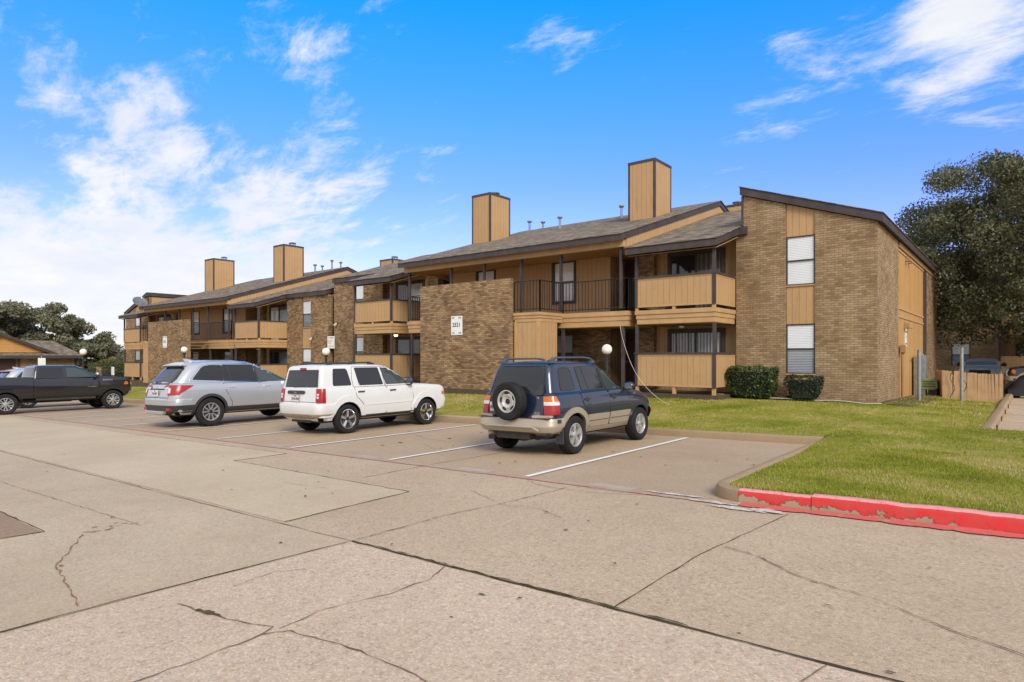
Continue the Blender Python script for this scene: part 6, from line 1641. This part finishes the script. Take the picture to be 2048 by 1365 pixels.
    q=MB(); q.box(-.60,.60,-1.125,-1.03,.355,.45); q.v=[(a*(1.0 if z>.4 else .88),y+(.10 if abs(a)>.55 and z>.4 else 0)*0,z) for a,y,z in q.v]; q.build('skid_plate',M['alloy'],bo,world=False,bevel=.02)
    for sg in (1,-1):
        q=MB(); q.box(sg*.62,sg*.80,-1.065,-1.0,.46,.53); q.build('reflector',M['lens_red'],bo,world=False)
        tl=empty('tail_light',(0,0,0),None,None); tl.parent=c.root
        q=MB(); c.patch(q,'R',[(-.90,.90),(-.84,.905),(-.46,1.115),(-.86,1.125)],.013,.012,nc=8,nr=5,both=False)
        l=MB(); l.add([(sg*a_,b_,z) for a_,b_,z in q.v],[f_ if sg>0 else f_[::-1] for f_ in q.f])
        c.corner=(.975,-1.06); c.corner_lens(l,[(-.20,.86),(.13,.875),(.20,1.00),(.20,1.125),(-.20,1.13)],.014,.01,sg)
        c.line(l,'B',[(sg*.40,1.05),(sg*.46,1.105),(sg*.70,1.11)],.05,.014)
        c.part('lens',l,M['lens_red'],tl)
        l=MB(); c.line(l,'B',[(sg*.44,1.045),(sg*.66,1.055)],.045,.016); c.part('lens',l,M['lens_clear'],tl); l=MB(); c.corner_lens(l,[(-.185,.92),(-.10,.92),(-.10,1.05),(-.185,1.05)],.019,.02,sg); c.part('lens',l,M['lens_clear'],tl)
    sp=MB(); sp.add([(x,y,z) for x,y,z in [(-.54,-.66,1.668),(.54,-.66,1.668),(.56,-.30,1.752),(-.56,-.30,1.752),(-.54,-.66,1.64),(.54,-.66,1.64),(.66,-.42,1.64),(-.66,-.42,1.64)]],[(0,1,2,3),(7,6,5,4),(0,4,5,1),(1,5,6,2),(2,6,7,3),(3,7,4,0)]); sp.build('spoiler',pnt,c.root,world=False,bevel=.015)
    q=MB(); q.box(-.5,.5,-.63,-.54,1.61,1.645); c.part('spoiler_shade',q,M['plastic'],smooth=0)
    q=MB(); q.add([(-.035,-.30,1.765),(.035,-.30,1.765),(.02,.0,1.79),(-.02,.0,1.79),(-.012,-.33,1.85),(.012,-.33,1.85)],[(0,1,5,4),(1,2,5),(2,3,4,5),(3,0,4)]); c.part('aerial_fin',q,pnt,smooth=60)
    l=MB(); c.line(l,'B',[(-.70,.80),(-.72,1.15),(.72,1.15),(.70,.80),(-.70,.80)],.010,.003,sub=8); c.part('tailgate_seam',l,M['well'])
    l=MB(); c.line(l,'B',[(-.30,1.20),(.06,1.22)],.024,.02); c.part('wiper',l,M['plastic'])
    l=MB(); c.line(l,'B',[(-.50,1.02),(.40,1.02)],.03,.012); c.part('tailgate_bar',l,M['under'])
    p,_=c.hit('B',0,1.075); e=MB(); e.tube([(-.035,p.y-.02,1.045),(-.028,p.y-.02,1.105)],.007,6).tube([(.035,p.y-.02,1.045),(.028,p.y-.02,1.105)],.007,6).tube([(-.03,p.y-.02,1.073),(.03,p.y-.02,1.073)],.007,6); c.part('emblem',e,M['chrome'])
    plate(c,0,-1.075,.92,.31,.16,plate_no,'plate_bg')
    mirror(c,2.38,1.24,.90,'p_tmp' ,.2,.16)
    u=MB(); u.box(-.68,.68,-.80,3.4,.30,.5).box(-.5,.5,-.9,-.4,.32,.42); u.tube([(-.8,0,.36),(.8,0,.36)],.05,8); c.part('underbody',u,M['under'],smooth=0)
    c.wheels((0,2.82),.855,.385,.245,'multi',.245)
    return c
# ---- black crew-cab pickup
def pickup(loc):
    c=Car('parked_pickup','black crew cab pickup truck with silver twin-spoke wheels','pickup truck',loc,1.0,'cars nosed in to the kerb')
    rows=[(.52,-1.05,4.35,.80,.1,.08,.4,.4,.0,.01),(.60,-1.14,4.48,.93,.1,.08,.42,.38,.0,.01),(.80,-1.16,4.54,.985,.08,.07,.30,.24,.0,.01),(1.05,-1.16,4.55,.995,.08,.07,.28,.22,.0,.01),(1.25,-1.15,4.54,.985,.08,.07,.28,.22,.0,.01),(1.34,-1.14,4.50,.965,.08,.07,.28,.22,.0,.01),(1.38,-1.13,4.45,.93,.08,.07,.28,.22,.0,.01)]
    top=lin([(-1.2,1.46),(.86,1.46),(.90,1.38),(2.9,1.38),(3.2,1.43),(3.9,1.41),(4.35,1.35),(4.55,1.26)])
    lo=shell(rows,top,1.0,.0)
    up=[(1.30,.90,3.55,.93,.1,.08,.5,.3,.01,.02),(1.42,.91,3.32,.90,.1,.08,.48,.28,.01,.02),(1.65,.95,2.96,.82,.1,.08,.42,.22,.01,.02),(1.80,.98,2.70,.765,.11,.1,.38,.22,.01,.02),(1.87,1.01,2.58,.73,.12,.1,.36,.22,.01,.02),(1.905,1.06,2.45,.66,.14,.12,.34,.22,.01,.02),(1.92,1.18,2.25,.55,.16,.14,.34,.22,.01,.02)]
    ush=shell(up,None,None,.02)
    c.addshell(*lo); c.addshell(*ush); c.ready()
    AX=[(0,.405),(3.76,.405)]
    c.body(M['p_black'],lo,[ush],AX,.485,None)
    window_panel(c,'B',[(-.68,1.47),(.68,1.47),(.62,1.83),(-.62,1.83)],'glass',.04,.006,0,'rear_window')
    window_panel(c,'F',[(-.76,1.45),(.76,1.45),(.62,1.82),(-.62,1.82)],'glass',.06,.006,0,'windscreen')
    window_panel(c,'R',[(1.06,1.43),(1.97,1.42),(1.95,1.82),(1.12,1.83)],'glass',.05,.004,.014)
    window_panel(c,'R',[(2.06,1.42),(3.24,1.41),(3.16,1.46),(2.64,1.80),(2.06,1.82)],'glass_clear',.05,.004,.014)
    D=doors(c,[[(.98,1.39),(.98,.64),(2.0,.64),(2.0,1.39)],[(2.03,.64),(3.22,.64),(3.26,1.0),(3.22,1.38),(2.03,1.39)]],'p_black')
    handle(c,(1.16,2.2),1.20,'plastic',D,.24)
    l=MB(); c.line(l,'R',[(.90,1.40),(.90,.62)],.02,.004); c.part('bed_gap',l,M['well'])
    l=MB(); c.line(l,'R',[(.55,.86),(1.2,.90),(2.9,.88)],lambda t:.05*(1-abs(2*t-1)**3)+.004,.012); c.part('side_crease',l,M['p_black'])
    for cy in (0,3.76):
        f=MB(); c.ring(f,cy,.405,.475,.56,-4,184,.018); c.part('wheel_flare',f,M['p_black'])
    bd=MB(); bd.box(-.90,.90,-1.08,.86,1.40,1.45); bo=c.part('bed_cover',bd,M['plastic'],smooth=0)
    hl=[]
    for sg in (1,-1):
        q=MB(); c.patch(q,'R',[(4.18,1.05),(4.36,1.05),(4.34,1.17),(4.22,1.19)],.012,.01,nc=5,nr=3,both=False); l=MB(); l.add([(sg*a,b_,z) for a,b_,z in q.v],[f_ if sg>0 else f_[::-1] for f_ in q.f]); h=c.part('headlight',l,M['lens_amber'])
        q=MB(); c.patch(q,'F',[(sg*.62,1.02),(sg*.90,1.02),(sg*.90,1.15),(sg*.62,1.15)],.012,.01,nc=5,nr=3); c.part('headlight',q,M['lens_clear'])
        q=MB(); q.box(sg*.55,sg*.95,4.48,4.60,.62,.70); q.v=[(a,b_-(.12 if abs(a)>.8 else 0),z) for a,b_,z in q.v]; c.part('bumper_corner',q,M['chrome'],smooth=0)
        q=MB(); q.box(sg*.78,sg*.80,-1.18,-1.14,.95,1.35); c.part('tail_light',q,M['lens_red'],smooth=0)
    q=MB(); q.box(-.75,.75,4.50,4.57,.75,1.16); c.part('grille',q,M['plastic'],smooth=0)
    for sg in (1,-1):
        m=MB(); m.ball((sg*1.13,3.10,1.47),(.13,.09,.13),12,8); m.tube([(sg*.9,3.12,1.40),(sg*1.08,3.11,1.42)],.035,8); mo=c.part('mirror',m,M['p_black'],smooth=60)
        q=MB(); q.ball((sg*1.14,3.115,1.53),(.118,.088,.075),12,8); c.part('mirror_cap',q,M['chrome'],mo,smooth=60)
    p,_=c.hit('R',2.96,1.02); text_mesh('lettering','TEXAS EDITION',.05,M['chrome'],c.root,(p.x+.02,2.96,1.0),rot=(R(90),0,R(90)))
    p,_=c.hit('R',3.55,1.27); text_mesh('lettering','SILVERADO',.075,M['chrome'],c.root,(p.x+.012,3.55,1.27),rot=(R(90),0,R(90)),bold=.002)
    u=MB(); u.box(-.5,.5,-1.0,4.3,.42,.66); u.tube([(-.8,0,.40),(.8,0,.40)],.07,8); u.ball((0,0,.40),.18,12,8); u.box(-.75,-.35,1.2,2.6,.36,.6); u.tube([(-.8,3.76,.40),(.8,3.76,.40)],.06,8); u.box(.85,.93,1.0,3.1,.50,.58); u.box(-.93,-.85,1.0,3.1,.50,.58); c.part('underbody',u,M['under'],smooth=0)
    c.wheels((0,3.76),.87,.405,.27,'twin',.255)
    return c
# ---- far white pickup and black SUV at the right edge: simple front views with their own parts
blue_suv(); white_suv()
M['p_tmp']=M['p_silver']
silver_suv(('parked_suv','silver three-row SUV with red wedge tail lights and chrome window trim','car',(-19.08,8.78,g(-19.0)+.02),(1.03,1.03,1.055),'cars nosed in to the kerb'),M['p_silver'])
pickup((-31.95,6.95,g(-31.95)))
M['p_tmp']=M['p_silver2']
silver_suv(('parked_suv','pale silver SUV mostly hidden behind the bed of the black pickup','car',(-36.4,8.75,g(-36.4)+.02),1.03,'cars nosed in to the kerb'),M['p_silver2'],'HJT-2260')
def far_car(name,label,cat,loc,rz,pnt,tan,hgt,white):
    c=Car(name,label,cat,loc,1.0); c.root.rotation_euler=(0,0,rz)
    rows=[(.35,-.9,3.5,.8,.15,.1,.3,.3,0,.02),(.5,-.95,3.62,.93,.15,.1,.3,.3,0,.02),(.9,-.95,3.64,.95,.12,.1,.3,.28,0,.02),(1.08,-.93,3.6,.92,.12,.1,.3,.28,0,.02),(1.14,-.9,3.52,.87,.12,.1,.28,.28,0,.02)]
    top=lin([(-1,1.15),(2.2,1.15),(2.5,1.13),(3.2,1.06),(3.6,.98)]); lo=shell(rows,top,.8,.04)
    up=[(1.08,-.88,2.75,.86,.12,.1,.45,.3,.01,.03),(1.4,-.8,2.2,.77,.12,.1,.4,.24,.01,.03),(hgt-.12,-.72,1.75,.69,.12,.1,.36,.2,.01,.03),(hgt-.04,-.65,1.6,.62,.14,.12,.34,.2,.01,.03),(hgt,-.5,1.4,.5,.16,.14,.34,.2,.01,.03)]
    ush=shell(up,None,None,.02); c.addshell(*lo); c.addshell(*ush); c.ready()
    c.body(M[pnt],lo,[ush],[(0,.37),(2.8,.37)],.43,None)
    window_panel(c,'F',[(-.70,1.22),(.70,1.22),(.58,hgt-.16),(-.58,hgt-.16)],'glass_pale' if white else 'glass',.06,.006,0,'windscreen')
    window_panel(c,'R',[(-.4,1.18),(2.2,1.18),(1.6,hgt-.16),(-.3,hgt-.16)],'glass',.05,.004,0)
    for sg in (1,-1):
        q=MB(); c.patch(q,'F',[(sg*.52,.78),(sg*.84,.78),(sg*.84,.96),(sg*.52,.94)],.012,.02,nc=6,nr=4); c.part('headlight',q,M['lens_clear'])
        q=MB(); c.patch(q,'R',[(3.28,.78),(3.42,.78),(3.42,.95),(3.30,.95)],.012,.02,nc=5,nr=4,both=False); l=MB(); l.add([(sg*a,b_,z) for a,b_,z in q.v],[f_ if sg>0 else f_[::-1] for f_ in q.f]); c.part('indicator',l,M['lens_amber'])
    q=MB(); c.patch(q,'F',[(-.46,.72),(.46,.72),(.46,.95),(-.46,.95)],.012,.02,nc=6,nr=4); c.part('grille',q,M['plastic'])
    if tan:
        fb=shell([(.40,3.0,3.55,.80,.1,.1,.3,.26,0,.03),(.48,3.0,3.70,.92,.1,.1,.3,.26,0,.03),(.68,3.0,3.72,.95,.1,.1,.3,.24,0,.03)]); f=MB(); f.add(*fb); keep=[k for k in f.f if min(f.v[i][1] for i in k)>3.2]; f.f=keep; f.m=[0]*len(keep); c.part('front_bumper',f,M['p_tan'])
        f=MB(); c.ring(f,2.8,.37,.42,.52,-4,184,.02); c.part('wheel_flare',f,M['p_tan'])
    mirror(c,2.2,1.24,.86,'plastic',.22,.2)
    u=MB(); u.box(-.6,.6,-.7,3.3,.28,.5); c.part('underbody',u,M['under'],smooth=0)
    c.wheels((0,2.8),.84,.37,.24,'five',.22)
    return c
far_car('parked_car','white car facing out behind the picket enclosure','car',(-1.75,45.0,-.08),R(180),'p_white',False,1.55,True)
far_car('parked_suv','black SUV with beige bumper side-on beyond the right-hand lot kerb','car',(3.05,36.6,.06),R(90),'p_black',True,1.75,False)
# motorcycle under a cover at the right edge
o=empty('covered_motorcycle',(.3,31.2,.02),'dark covered motorcycle at the head of the right-hand lot','motorcycle')
mb=MB(); pr=[(0,.35),(.35,.75),(.8,.95),(1.2,.80),(1.7,.85),(2.1,.55)]
rows=[]
for i,(x,h) in enumerate(pr):
    for k in range(9):
        a=math.pi*k/8; mb.v.append((-.42+x+.02*math.sin(7*k+i),31.2+.36*math.cos(a)*(1-.25*math.sin(a)),.10+h*math.sin(a)**.8 if 0<k<8 else .10))
mb.f=[(i*9+k,(i+1)*9+k,(i+1)*9+k+1,i*9+k+1) for i in range(5) for k in range(8)]+[tuple(range(9))[::-1],tuple(range(45,54))]; mb.m=[0]*len(mb.f)
mb.build('cover',plain('black_cover',(.012,.012,.014,1),.35,var=.2),o,smooth=60,fixn=True)
for x in (-.25,1.45):
    w=MB(); w.lathe([(.2,31.15),(.30,31.13),(.32,31.2),(.30,31.27),(.2,31.25)],(x,0,.32),ax='y',seg=24); w.build('wheel',M['tyre'],o,smooth=40)
